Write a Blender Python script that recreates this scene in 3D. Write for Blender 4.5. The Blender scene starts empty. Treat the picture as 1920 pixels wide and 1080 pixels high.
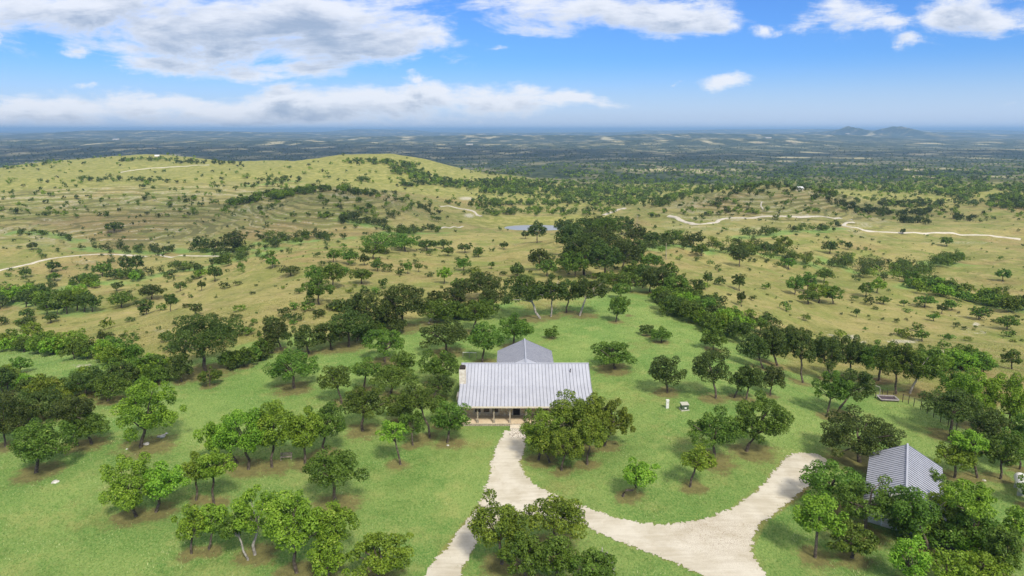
import bpy, math, numpy as np
from mathutils import Vector, Matrix
R = math.radians
scene = bpy.context.scene
COL = scene.collection

# ------------------------------------------------------------------ camera
PITCH = 13.06
CAMZ = 42.0
cam_d = bpy.data.cameras.new("camera"); cam = bpy.data.objects.new("camera", cam_d); COL.objects.link(cam)
cam.location = (0, 0, CAMZ); cam.rotation_euler = (R(90 - PITCH), 0, 0)
cam_d.sensor_width = 36; cam_d.lens = 24; cam_d.clip_start = 0.5; cam_d.clip_end = 200000
scene.camera = cam
# ------------------------------------------------------------------ light
SUN_EL, SUN_AZ = 49.0, 157.0            # degrees; azimuth clockwise from +Y
sd = bpy.data.lights.new("sun", 'SUN'); sd.energy = 3.9; sd.angle = R(10.0); sd.color = (1.0, 0.925, 0.77)
sun = bpy.data.objects.new("sun", sd); COL.objects.link(sun)
sdir = Vector((math.cos(R(SUN_EL)) * math.sin(R(SUN_AZ)), math.cos(R(SUN_EL)) * math.cos(R(SUN_AZ)), math.sin(R(SUN_EL))))
sun.rotation_euler = sdir.to_track_quat('Z', 'Y').to_euler()
sun.location = (0, -50, 120)
scene.view_settings.view_transform = 'Standard'; scene.view_settings.look = 'None'
scene.view_settings.exposure = 0.07; scene.view_settings.gamma = 1.0
scene.cycles.max_bounces = 6; scene.cycles.diffuse_bounces = 3; scene.cycles.glossy_bounces = 2
scene.cycles.transmission_bounces = 3; scene.cycles.volume_bounces = 0; scene.cycles.transparent_max_bounces = 12
scene.cycles.caustics_reflective = False; scene.cycles.caustics_refractive = False

# ------------------------------------------------------------------ node helper
class NT:
    def __init__(s, tree): s.t = tree; s.n = tree.nodes; s.l = tree.links
    def node(s, typ, **kw):
        n = s.n.new(typ)
        for k, v in kw.items(): setattr(n, k, v)
        return n
    def put(s, sock, v):
        if isinstance(v, bpy.types.NodeSocket): s.l.new(v, sock)
        elif v is not None:
            if sock.type == 'RGBA' and isinstance(v, tuple) and len(v) == 3: v = v + (1,)
            sock.default_value = v
    def math(s, op, a, b=None, c=None, clamp=False):
        n = s.node('ShaderNodeMath', operation=op, use_clamp=clamp)
        for i, v in enumerate((a, b, c)):
            if v is not None: s.put(n.inputs[i], v)
        return n.outputs[0]
    def vmath(s, op, a, b=None, c=None):
        n = s.node('ShaderNodeVectorMath', operation=op)
        for i, v in enumerate((a, b, c)):
            if v is not None: s.put(n.inputs[i], v)
        return n.outputs['Value'] if op in ('LENGTH', 'DOT_PRODUCT', 'DISTANCE') else n.outputs[0]
    def mix(s, f, a, b, mode='MIX'):
        n = s.node('ShaderNodeMix', data_type='RGBA', blend_type=mode, clamp_factor=True)
        s.put(n.inputs[0], f); s.put(n.inputs[6], a); s.put(n.inputs[7], b)
        return n.outputs[2]
    def noise(s, vec, scale, detail=4, rough=0.55, dist=0.0, lac=2.0):
        n = s.node('ShaderNodeTexNoise'); s.put(n.inputs['Vector'], vec)
        n.inputs['Scale'].default_value = scale; n.inputs['Detail'].default_value = detail
        n.inputs['Roughness'].default_value = rough; n.inputs['Distortion'].default_value = dist
        return n.outputs['Fac']
    def ramp(s, f, *stops, interp='LINEAR'):
        n = s.node('ShaderNodeValToRGB'); s.put(n.inputs[0], f); cr = n.color_ramp; cr.interpolation = interp
        while len(cr.elements) < len(stops): cr.elements.new(0.5)
        for e, (p, c) in zip(cr.elements, stops):
            e.position = p; e.color = (c, c, c, 1) if isinstance(c, (int, float)) else tuple(c) + (1,)
        return n.outputs[0]
    def smooth(s, v, a, b):
        n = s.node('ShaderNodeMapRange', interpolation_type='SMOOTHSTEP', clamp=True)
        s.put(n.inputs[0], v); n.inputs[1].default_value = a; n.inputs[2].default_value = b
        return n.outputs[0]
    def mapping(s, vec, scale=(1, 1, 1), loc=(0, 0, 0), rot=(0, 0, 0)):
        n = s.node('ShaderNodeMapping'); s.put(n.inputs[0], vec)
        n.inputs[1].default_value = loc; n.inputs[2].default_value = rot; n.inputs[3].default_value = scale
        return n.outputs[0]

# ------------------------------------------------------------------ world: sky + clouds
world = bpy.data.worlds.new("World"); scene.world = world; world.use_nodes = True
W = NT(world.node_tree); world.node_tree.nodes.clear()
sky = W.node('ShaderNodeTexSky', sky_type='NISHITA', sun_disc=False)
sky.sun_elevation = R(SUN_EL); sky.sun_rotation = R(SUN_AZ); sky.altitude = 400
sky.air_density = 1.0; sky.dust_density = 0.6; sky.ozone_density = 2.5
gen = W.node('ShaderNodeTexCoord').outputs['Generated']
sep = W.node('ShaderNodeSeparateXYZ'); W.put(sep.inputs[0], gen)
ylen = W.math('MAXIMUM', W.math('ABSOLUTE', sep.outputs[1]), 0.02)
def cloud_coord(up):
    c = W.node('ShaderNodeCombineXYZ')
    W.put(c.inputs[0], W.math('DIVIDE', sep.outputs[0], ylen))
    W.put(c.inputs[1], W.math('ADD', W.math('DIVIDE', sep.outputs[2], ylen), up))
    c.inputs[2].default_value = 0
    return c.outputs[0]
def ang(px, py):      # direction of a point of sky -> (x/y, z/y)
    rx, ry = (px - 960) / 1280, (540 - py) / 1280
    c, s = math.cos(R(PITCH)), math.sin(R(PITCH))
    y = c + ry * s; z = -s + ry * c
    return rx / y, z / y
CLOUDS = [(190,20,250,66,1),(400,62,270,60,1),(520,40,300,62,1),(640,88,200,48,1),(745,78,130,34,.9),(310,108,110,28,.9),
          (560,130,130,26,.9),(335,130,26,13,.6),(140,92,52,15,.8),(90,212,190,34,.9),(330,202,230,28,.95),(560,200,230,30,1),
          (780,188,190,30,1),(930,190,120,28,1),(1060,195,100,20,.9),(785,162,36,16,.8),(1140,16,220,40,1),(1300,30,90,34,.9),
          (1350,50,44,18,.7),(1440,57,34,15,.8),(1570,22,90,38,1),(1650,42,60,22,.9),(1702,68,38,15,.8),(1840,28,140,42,1),
          (1345,160,60,17,.9),(1256,160,20,8,.6),(5,75,14,15,.8),(930,88,44,11,.55),(160,162,30,8,.6),(1400,222,170,12,.32),
          (1790,221,90,9,.35),(1880,200,28,8,.35),(1010,55,100,20,.6),(400,232,420,14,.6),(960,8,160,20,.6)]
def cloud_density(P):
    warp = W.noise(P, 9.0, 7, 0.66)
    w2 = W.noise(W.vmath('ADD', P, (7.3, 2.1, 0)), 9.0, 5, 0.6)
    cw = W.node('ShaderNodeCombineXYZ')
    W.put(cw.inputs[0], W.math('MULTIPLY', W.math('SUBTRACT', warp, .5), .13)); W.put(cw.inputs[1], W.math('MULTIPLY', W.math('SUBTRACT', w2, .5), .06))
    Q = W.vmath('ADD', P, cw.outputs[0])
    acc = None
    for (x, y, hx, hy, s) in CLOUDS:
        cx, cy = ang(x, y)
        sx = hx / 1280 * 1.05; sy = hy / 1280 * 1.05
        d = W.vmath('LENGTH', W.vmath('MULTIPLY', W.vmath('SUBTRACT', Q, (cx, cy, 0)), (1 / sx, 1 / sy, 0)))
        v = W.math('MULTIPLY', W.math('SUBTRACT', 1.0, W.math('MULTIPLY', d, .62), clamp=True), s)
        acc = v if acc is None else W.math('SMOOTH_MAX', acc, v, .12)
    n = W.noise(W.mapping(P, (6, 22, 1)), 1.0, 10, 0.66, 0.35)
    t = W.math('ADD', acc, W.math('MULTIPLY', W.math('SUBTRACT', n, .5), 1.65))
    return t
dens = cloud_density(cloud_coord(0.0)); dens_up = cloud_density(cloud_coord(0.022))
alpha = W.smooth(dens, 0.32, 0.76)
thick = W.smooth(dens, 0.42, 0.95)
top = W.smooth(dens_up, 0.35, 0.95)
grey = W.math('MULTIPLY', thick, top)
ccol = W.mix(W.math('MULTIPLY', grey, 1.0), (6.7, 6.95, 7.5), (2.9, 3.6, 4.75))
behind = W.smooth(sep.outputs[1], 0.0, 0.1)
alpha = W.math('MULTIPLY', alpha, W.math('ADD', W.math('MULTIPLY', behind, .6), .4))
alpha = W.math('MULTIPLY', alpha, W.smooth(sep.outputs[2], 0.0, 0.006))
hz = W.smooth(sep.outputs[2], -0.01, 0.10)
skyc = W.mix(1.0, sky.outputs[0], (0.36, 0.64, 1.12), 'MULTIPLY')
lowc = W.mix(hz, (4.7, 5.6, 7.1), skyc)
final = W.mix(W.math('MULTIPLY', alpha, .93), lowc, ccol)
over = W.math('MULTIPLY', W.smooth(sep.outputs[2], .24, .50), W.smooth(W.noise(gen, 2.2, 5, .6), .36, .52))      # broken cloud deck overhead, out of view, added bright as white fill light
final = W.mix(W.math('MULTIPLY', over, .85), final, (8.6, 8.3, 7.8))
bg = W.node('ShaderNodeBackground'); W.put(bg.inputs[0], final); bg.inputs[1].default_value = 0.128
W.l.new(bg.outputs[0], W.node('ShaderNodeOutputWorld').inputs[0])

world.cycles.sampling_method = 'MANUAL'; world.cycles.sample_map_resolution = 512

# ------------------------------------------------------------------ generic builders
def tag(o, label=None, cat=None, group=None, kind=None):
    if label: o["label"] = label
    if cat: o["category"] = cat
    if group: o["group"] = group
    if kind: o["kind"] = kind
    return o
def mesh_np(name, V, F, mat, attrs=None, smooth=False, mats=None, midx=None):
    """V (n,3); F list of int arrays (k,m) of equal-size polygons; attrs {name:(n,) or (n,4)}"""
    me = bpy.data.meshes.new(name)
    V = np.asarray(V, np.float32); F = [np.asarray(f, np.int32) for f in F if len(f)]
    me.vertices.add(len(V)); me.vertices.foreach_set("co", V.ravel())
    li = np.concatenate([f.ravel() for f in F]); tot = np.concatenate([np.full(len(f), f.shape[1]) for f in F])
    me.loops.add(len(li)); me.loops.foreach_set("vertex_index", li)
    me.polygons.add(len(tot)); me.polygons.foreach_set("loop_start", np.concatenate([[0], np.cumsum(tot)[:-1]]).astype(np.int32))
    if smooth: me.polygons.foreach_set("use_smooth", np.ones(len(tot), bool))
    if midx is not None: me.polygons.foreach_set("material_index", np.asarray(midx, np.int32))
    for k, a in (attrs or {}).items():
        a = np.asarray(a, np.float32)
        if a.ndim == 1: at = me.attributes.new(k, 'FLOAT', 'POINT'); at.data.foreach_set("value", a)
        else: at = me.attributes.new(k, 'FLOAT_COLOR', 'POINT'); at.data.foreach_set("color", a.ravel())
    me.update(calc_edges=True)
    for m in (mats or [mat]): me.materials.append(m)
    return me
def link(name, me, parent=None, loc=(0, 0, 0), rotz=0.0):
    o = bpy.data.objects.new(name, me); COL.objects.link(o); o.location = loc; o.rotation_euler = (0, 0, rotz)
    if parent is not None: o.parent = parent
    return o
class MB:
    """collects boxes, tubes, prisms into one mesh"""
    def __init__(s): s.v = []; s.f = []
    def add(s, vs, fs):
        b = len(s.v); s.v += [tuple(v) for v in vs]; s.f += [tuple(b + i for i in f) for f in fs]
    def box(s, x0, x1, y0, y1, z0, z1):
        s.add([(x0,y0,z0),(x1,y0,z0),(x1,y1,z0),(x0,y1,z0),(x0,y0,z1),(x1,y0,z1),(x1,y1,z1),(x0,y1,z1)],
              [(0,3,2,1),(4,5,6,7),(0,1,5,4),(1,2,6,5),(2,3,7,6),(3,0,4,7)])
    def hexa(s, p):   # 8 points bottom 0-3, top 4-7
        s.add(p, [(0,3,2,1),(4,5,6,7),(0,1,5,4),(1,2,6,5),(2,3,7,6),(3,0,4,7)])
    def tube(s, pts, rad, n=8, cap=True):
        pts = [Vector(p) for p in pts]; rad = rad if isinstance(rad, (list, tuple)) else [rad] * len(pts)
        vs = []
        for i, p in enumerate(pts):
            d = (pts[min(i + 1, len(pts) - 1)] - pts[max(i - 1, 0)]).normalized()
            a = d.cross(Vector((0, 0, 1)) if abs(d.z) < .9 else Vector((1, 0, 0))).normalized(); b = d.cross(a)
            for k in range(n):
                t = 2 * math.pi * k / n; vs.append(p + (a * math.cos(t) + b * math.sin(t)) * rad[i])
        fs = [(i*n+k, i*n+(k+1) % n, (i+1)*n+(k+1) % n, (i+1)*n+k) for i in range(len(pts)-1) for k in range(n)]
        if cap: fs += [tuple(range(n))[::-1], tuple((len(pts)-1)*n + k for k in range(n))]
        s.add(vs, fs)
    def build(s, name, mat, parent=None, loc=(0,0,0), rotz=0.0, bevel=0, smooth=False):
        me = bpy.data.meshes.new(name); me.from_pydata(s.v, [], s.f); me.update(); me.materials.append(mat)
        if smooth: me.polygons.foreach_set("use_smooth", np.ones(len(me.polygons), bool))
        o = link(name, me, parent, loc, rotz)
        if bevel:
            m = o.modifiers.new("bevel", 'BEVEL'); m.width = bevel; m.segments = 2
        return o
def empty(name, loc, rotz=0.0):
    o = bpy.data.objects.new(name, None); COL.objects.link(o); o.location = loc; o.rotation_euler = (0, 0, rotz); o.empty_display_size = .5
    return o

# ------------------------------------------------------------------ materials
def pbr(name, col, rough=0.8, metal=0.0, spec=0.3):
    m = bpy.data.materials.new(name); m.use_nodes = True; m.node_tree.nodes.clear(); t = NT(m.node_tree)
    p = t.node('ShaderNodeBsdfPrincipled'); out = t.node('ShaderNodeOutputMaterial'); t.l.new(p.outputs[0], out.inputs[0])
    t.p = p; t.out = out; t.m = m
    t.put(p.inputs['Base Color'], col) if col is not None else None
    p.inputs['Roughness'].default_value = rough; p.inputs['Metallic'].default_value = metal; p.inputs['Specular IOR Level'].default_value = spec
    t.obj = t.node('ShaderNodeTexCoord').outputs['Object']; t.pos = t.node('ShaderNodeNewGeometry').outputs['Position']
    return t
def simple(name, c1, c2, scale=4.0, rough=0.8, metal=0.0, spec=0.3, bump=0.0):
    t = pbr(name, None, rough, metal, spec)
    n = t.noise(t.obj, scale, 6, .6)
    t.put(t.p.inputs['Base Color'], t.mix(t.smooth(n, .35, .65), c1, c2))
    if bump:
        b = t.node('ShaderNodeBump'); b.inputs['Distance'].default_value = bump; t.put(b.inputs['Height'], n); t.l.new(b.outputs[0], t.p.inputs['Normal'])
    return t.m

def ground_material():
    t = pbr("ground_cover", None, 0.95, 0, 0.15)
    P = t.pos
    z = t.node('ShaderNodeAttribute', attribute_name='zone'); s1 = t.node('ShaderNodeSeparateColor'); t.l.new(z.outputs['Color'], s1.inputs[0])
    z2 = t.node('ShaderNodeAttribute', attribute_name='zone2'); s2 = t.node('ShaderNodeSeparateColor'); t.l.new(z2.outputs['Color'], s2.inputs[0])
    lawn, litter, rock = s1.outputs[0], s1.outputs[1], s1.outputs[2]
    plain, bright, terr = s2.outputs[0], s2.outputs[1], s2.outputs[2]
    nl = t.noise(P, 0.03, 5, .6); nm = t.noise(t.vmath('ADD', P, (40, 9, 3)), 0.16, 5, .65); nf = t.noise(P, 1.3, 5, .7); nt = t.noise(t.vmath('ADD', P, (5, 80, 3)), 0.55, 4, .7)
    # dry slope: straw / olive
    dry = t.mix(t.smooth(nl, .36, .64), (0.335, 0.298, 0.108), (0.215, 0.23, 0.062))
    dry = t.mix(t.smooth(nm, .48, .72), dry, (0.36, 0.30, 0.13))
    nb = t.noise(t.vmath('ADD', P, (900, 40, 3)), 0.012, 4, .6)
    dry = t.mix(t.math('MULTIPLY', t.smooth(nb, .50, .66), .65), dry, (0.30, 0.215, 0.095))
    ng = t.noise(t.vmath('ADD', P, (10, 740, 3)), 0.05, 5, .65)
    dry = t.mix(t.math('MULTIPLY', t.smooth(ng, .50, .66), .65), dry, (0.17, 0.225, 0.045))
    dry = t.mix(t.math('MULTIPLY', t.smooth(nt, .58, .68), .6), dry, (0.13, 0.14, 0.035))
    dry = t.mix(t.math('MULTIPLY', t.smooth(nf, .55, .68), .6), dry, (0.085, 0.10, 0.025))
    dry = t.mix(t.math('MULTIPLY', t.smooth(nf, .45, .33), .35), dry, (0.46, 0.41, 0.22))
    # sunny green-gold meadow
    mead = t.mix(t.smooth(nm, .4, .65), (0.225, 0.24, 0.058), (0.36, 0.335, 0.115))
    dry = t.mix(bright, dry, mead)
    dry = t.mix(t.math('MULTIPLY', t.smooth(t.noise(t.vmath('ADD', P, (8, 8, 8)), .8, 7, .8), .60, .66), .6), dry, (0.52, 0.48, 0.34))
    tex = t.noise(t.vmath('ADD', P, (11, 22, 3)), .14, 11, .86)
    dry = t.mix(t.math('MULTIPLY', t.smooth(tex, .50, .38), .60), dry, t.mix(1.0, dry, (.40, .46, .34), 'MULTIPLY'))
    dry = t.mix(t.math('MULTIPLY', t.smooth(tex, .52, .64), .55), dry, t.mix(1.0, dry, (1.42, 1.36, 1.38), 'MULTIPLY'))
    # ledges on the terraced slopes follow the contour
    sp = t.node('ShaderNodeSeparateXYZ'); t.put(sp.inputs[0], P)
    zz = t.math('ADD', sp.outputs[2], t.math('MULTIPLY', nl, 2.2))
    w = t.math('SINE', t.math('MULTIPLY', zz, 3.3)); w2 = t.math('SINE', t.math('MULTIPLY', zz, 7.1))
    led = t.math('MULTIPLY', t.smooth(t.math('ADD', w, t.math('MULTIPLY', w2, .5)), .55, 1.2), t.math('MULTIPLY', terr, t.smooth(nt, .42, .6)))
    dry = t.mix(t.math('MULTIPLY', led, .85), dry, (0.50, 0.45, 0.32))
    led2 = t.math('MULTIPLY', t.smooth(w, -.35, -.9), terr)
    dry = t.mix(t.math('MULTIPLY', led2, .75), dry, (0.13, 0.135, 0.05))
    # lawn
    gl = t.noise(t.vmath('ADD', P, (3, 300, 3)), 0.07, 4, .6)
    gs = t.noise(t.mapping(P, (1, .6, 1), rot=(0, 0, .6)), 5.0, 4, .8)
    gy_ = t.noise(t.vmath('ADD', P, (77, 3, 3)), .22, 6, .7)
    g = t.mix(t.smooth(gl, .38, .62), (0.125, 0.25, 0.055), (0.215, 0.32, 0.085))
    g = t.mix(t.math('MULTIPLY', t.smooth(gy_, .50, .68), .6), g, (0.34, 0.36, 0.12))
    gd = t.noise(t.vmath('ADD', P, (31, 57, 3)), .10, 6, .7)
    g = t.mix(t.math('MULTIPLY', t.smooth(gd, .55, .70), .6), g, (0.25, 0.235, 0.08))
    g = t.mix(t.math('MULTIPLY', t.smooth(gs, .44, .64), .7), g, (0.31, 0.37, 0.115)); g = t.mix(t.math('MULTIPLY', t.smooth(gs, .48, .34), .7), g, (0.09, 0.17, 0.03))
    g = t.mix(t.math('MULTIPLY', t.smooth(tex, .50, .38), .50), g, t.mix(1.0, g, (.55, .62, .50), 'MULTIPLY'))
    g = t.mix(t.math('MULTIPLY', t.smooth(tex, .52, .64), .35), g, t.mix(1.0, g, (1.30, 1.22, 1.25), 'MULTIPLY'))
    lm = t.smooth(t.math('ADD', lawn, t.math('MULTIPLY', t.math('SUBTRACT', nm, .5), .7)), .35, .65)
    c = t.mix(lm, dry, g)
    # leaf litter and bare earth under the oaks
    li = t.smooth(t.math('ADD', litter, t.math('MULTIPLY', t.math('SUBTRACT', t.noise(t.vmath('ADD', P, (4, 4, 44)), .45, 6, .75), .5), 1.9)), .40, .85)
    c = t.mix(t.math('MULTIPLY', li, .68), c, t.mix(t.smooth(nf, .4, .6), (0.15, 0.095, 0.05), (0.22, 0.155, 0.07)))
    # limestone
    rk = t.smooth(t.math('ADD', rock, t.math('MULTIPLY', t.math('SUBTRACT', nt, .5), 1.5)), .55, .85)
    c = t.mix(t.math('MULTIPLY', rk, .8), c, t.mix(t.smooth(nf, .4, .6), (0.62, 0.58, 0.47), (0.40, 0.37, 0.27)))
    # plain: woods with fields between
    pf = t.noise(t.mapping(P, (.0036, .0019, 0)), 1.0, 8, .62); pf2 = t.noise(t.mapping(P, (.006, .0035, 0), loc=(3, 9, 0)), 1.0, 6, .65)
    wood = t.mix(t.smooth(t.noise(P, 0.03, 4, .75), .42, .6), (0.020, 0.036, 0.018), (0.075, 0.098, 0.046))
    wood = t.mix(t.smooth(pf2, .50, .60), wood, (0.20, 0.19, 0.10))
    field = t.mix(t.smooth(pf2, .4, .6), (0.50, 0.38, 0.25), (0.60, 0.54, 0.31))
    fm = t.smooth(t.math('ADD', pf, t.math('MULTIPLY', t.math('SUBTRACT', pf2, .5), .7)), .585, .66)
    pl = t.mix(t.math('MULTIPLY', fm, .60), wood, field)
    c = t.mix(plain, c, pl)
    t.put(t.p.inputs['Base Color'], c)
    b = t.node('ShaderNodeBump'); b.inputs['Distance'].default_value = 0.12; b.inputs['Strength'].default_value = .7
    t.put(b.inputs['Height'], t.math('ADD', t.math('ADD', gs, nf), t.math('MULTIPLY', tex, 5.0))); t.l.new(b.outputs[0], t.p.inputs['Normal'])
    return t.m

def leaf_material(name, dark, light, pale):
    t = pbr(name, None, 0.55, 0, 0.25)
    a = t.node('ShaderNodeAttribute', attribute_name='tint').outputs['Fac']
    oi = t.node('ShaderNodeObjectInfo').outputs['Random']
    c = t.mix(t.smooth(a, 0.0, .75), dark, light); c = t.mix(t.smooth(a, .80, 1.0), c, pale)
    h = t.node('ShaderNodeHueSaturation'); t.put(h.inputs['Color'], c)
    t.put(h.inputs['Hue'], t.math('ADD', t.math('MULTIPLY', oi, .035), .4825)); t.put(h.inputs['Value'], t.math('ADD', t.math('MULTIPLY', oi, .45), .80))
    t.put(t.p.inputs['Base Color'], h.outputs[0])
    tr = t.node('ShaderNodeBsdfTranslucent'); t.put(tr.inputs[0], t.mix(1.0, h.outputs[0], (1.1, 1.25, .5), 'MULTIPLY'))
    ms = t.node('ShaderNodeMixShader'); ms.inputs[0].default_value = .25
    t.l.new(t.p.outputs[0], ms.inputs[1]); t.l.new(tr.outputs[0], ms.inputs[2]); t.l.new(ms.outputs[0], t.out.inputs[0])
    return t.m
LEAF = {'d': leaf_material("leaf_dark_oak", (0.024, 0.047, 0.008), (0.085, 0.128, 0.022), (0.21, 0.25, 0.065)),
        'm': leaf_material("leaf_oak", (0.032, 0.072, 0.008), (0.122, 0.205, 0.024), (0.29, 0.37, 0.08)),
        'b': leaf_material("leaf_bright_oak", (0.065, 0.140, 0.010), (0.215, 0.345, 0.029), (0.41, 0.49, 0.10)),
        'y': leaf_material("leaf_olive_oak", (0.050, 0.092, 0.009), (0.190, 0.262, 0.026), (0.38, 0.42, 0.085))}
BARK = simple("bark", (0.055, 0.042, 0.032), (0.17, 0.14, 0.11), 3.0, .95)
BARK_PALE = simple("bark_grey", (0.20, 0.18, 0.155), (0.42, 0.39, 0.35), 3.0, .95)
GROUND = ground_material()

# ------------------------------------------------------------------ terrain
CP, SP = math.cos(R(PITCH)), math.sin(R(PITCH))
def ray(px, py):
    rx = (np.asarray(px, float) - 960) / 1280; ry = (540 - np.asarray(py, float)) / 1280
    return rx, CP + ry * SP, -SP + ry * CP
# where the ground is seen, and how far off it lies: (px, py, distance ahead)
CTRL = [(960,600,150),(1100,560,170),(1180,520,210),(1130,470,265),(1080,440,330),(1000,425,520),(1000,412,545),(1240,490,235),(1300,540,190),
 (1400,560,190),(1500,700,125),(1600,640,165),(1700,600,205),(1700,545,255),(1600,510,310),(1850,575,235),(1750,440,425),(1300,420,470),
 (1450,352,620),(1350,375,590),(1550,365,630),(1450,400,510),(1600,400,560),(1600,420,450),(1450,470,330),(1390,450,365),(1300,600,150),(1350,480,285),
 (1700,380,700),(1750,350,1000),(1700,330,1400),(1900,640,175),(1800,760,105),(1900,700,130),(1900,480,350),(1900,420,500),(1900,380,650),(1900,340,1100),
 (800,400,520),(900,365,800),(1000,340,1050),(1000,310,1800),(1100,395,620),(1200,375,800),(1300,350,1100),(650,420,430),(640,362,520),(720,378,505),
 (700,345,800),(650,352,650),(720,291,1100),(640,293,1100),(800,300,1080),(560,303,1050),(860,320,1050),(950,330,1200),
 (270,291,1300),(330,294,1300),(180,298,1250),(100,303,1250),(0,315,1200),(400,303,1250),(480,308,1300),(270,325,950),(100,330,850),(0,345,780),(300,340,750),
 (450,348,680),(200,400,530),(0,400,520),(400,400,520),(520,375,560),(0,425,470),(60,440,425),(200,440,455),(400,438,440),(400,460,400),(180,462,410),(0,500,345),(150,480,380),
 (280,490,350),(60,558,268),(220,522,305),(330,505,320),(450,500,280),(600,480,270),(800,500,240),(700,440,370),(300,580,190),(150,610,190),(100,650,160),
 (0,620,200),(0,690,130),(250,700,116),(500,600,150),(500,540,195),(600,520,205),(850,540,185),(900,480,290),(1000,450,350),(900,440,400),(820,430,440),
 (400,620,143)]
pts = []
for px, py, Y in CTRL:
    dx, dy, dz = ray(px, py); k = Y / dy; pts.append((dx * k, Y, CAMZ + dz * k))
for X in (-75, -45, 0, 45, 80):
    for Y in (-30, 30, 60, 90, 115):
        z = 0.0 - max(0, abs(X) - 60) * .04 * (1 if Y > 60 else 0)
        pts.append((X, Y, z))
pts += [(0, 130, 0.3), (30, 130, .2), (-30, 130, .2), (120, 60, -6), (-120, 60, -6), (-160, 120, -14), (160, 120, -9), (-250,200,-25), (260,200,-20), (-600,450,-26), (650,450,-30)]
for u in (-1.2, -.8, -.4, 0, .4, .8, 1.2):
    pts += [(u * 2060, 2000, -66 if u < 0.1 else -57), (u * 2860, 2800, -72), (u * 5060, 5000, -75), (u*1660, 1600, -62 if u < 0 else -52)]
pts = np.array(pts)
def us(x, y): return x / (y + 60), np.log(np.maximum(y + 60, 5))
PU, PS = us(pts[:, 0], pts[:, 1])
def kern(du, ds):
    r2 = (du * 1.6) ** 2 + ds ** 2
    return r2 * np.log(np.sqrt(r2) + 1e-9)
n = len(pts); K = kern(PU[:, None] - PU[None], PS[:, None] - PS[None]) + np.eye(n) * 2e-3
Pm = np.stack([np.ones(n), PU, PS], 1)
A = np.block([[K, Pm], [Pm.T, np.zeros((3, 3))]]); SOL = np.linalg.solve(A, np.concatenate([pts[:, 2], np.zeros(3)]))

def hash2(ix, iy, seed):
    h = (ix.astype(np.int64) * 374761393 + iy.astype(np.int64) * 668265263 + seed * 974711) & 0xffffffff
    h = ((h ^ (h >> 13)) * 1274126177) & 0xffffffff
    return ((h ^ (h >> 16)) & 0xffff) / 65535.0
def vnoise(x, y, seed=0):
    ix, iy = np.floor(x), np.floor(y); fx, fy = x - ix, y - iy
    fx = fx * fx * (3 - 2 * fx); fy = fy * fy * (3 - 2 * fy)
    a, b, c, d = hash2(ix, iy, seed), hash2(ix + 1, iy, seed), hash2(ix, iy + 1, seed), hash2(ix + 1, iy + 1, seed)
    return (a * (1 - fx) + b * fx) * (1 - fy) + (c * (1 - fx) + d * fx) * fy
def fbm(x, y, sc, oct=4, seed=0):
    v = 0; a = .5; f = 1 / sc; tot = 0
    for i in range(oct): v = v + a * vnoise(x * f, y * f, seed + i * 17); tot += a; a *= .5; f *= 2.03
    return v / tot
def sstep(v, a, b):
    t = np.clip((v - a) / (b - a), 0, 1); return t * t * (3 - 2 * t)

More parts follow.
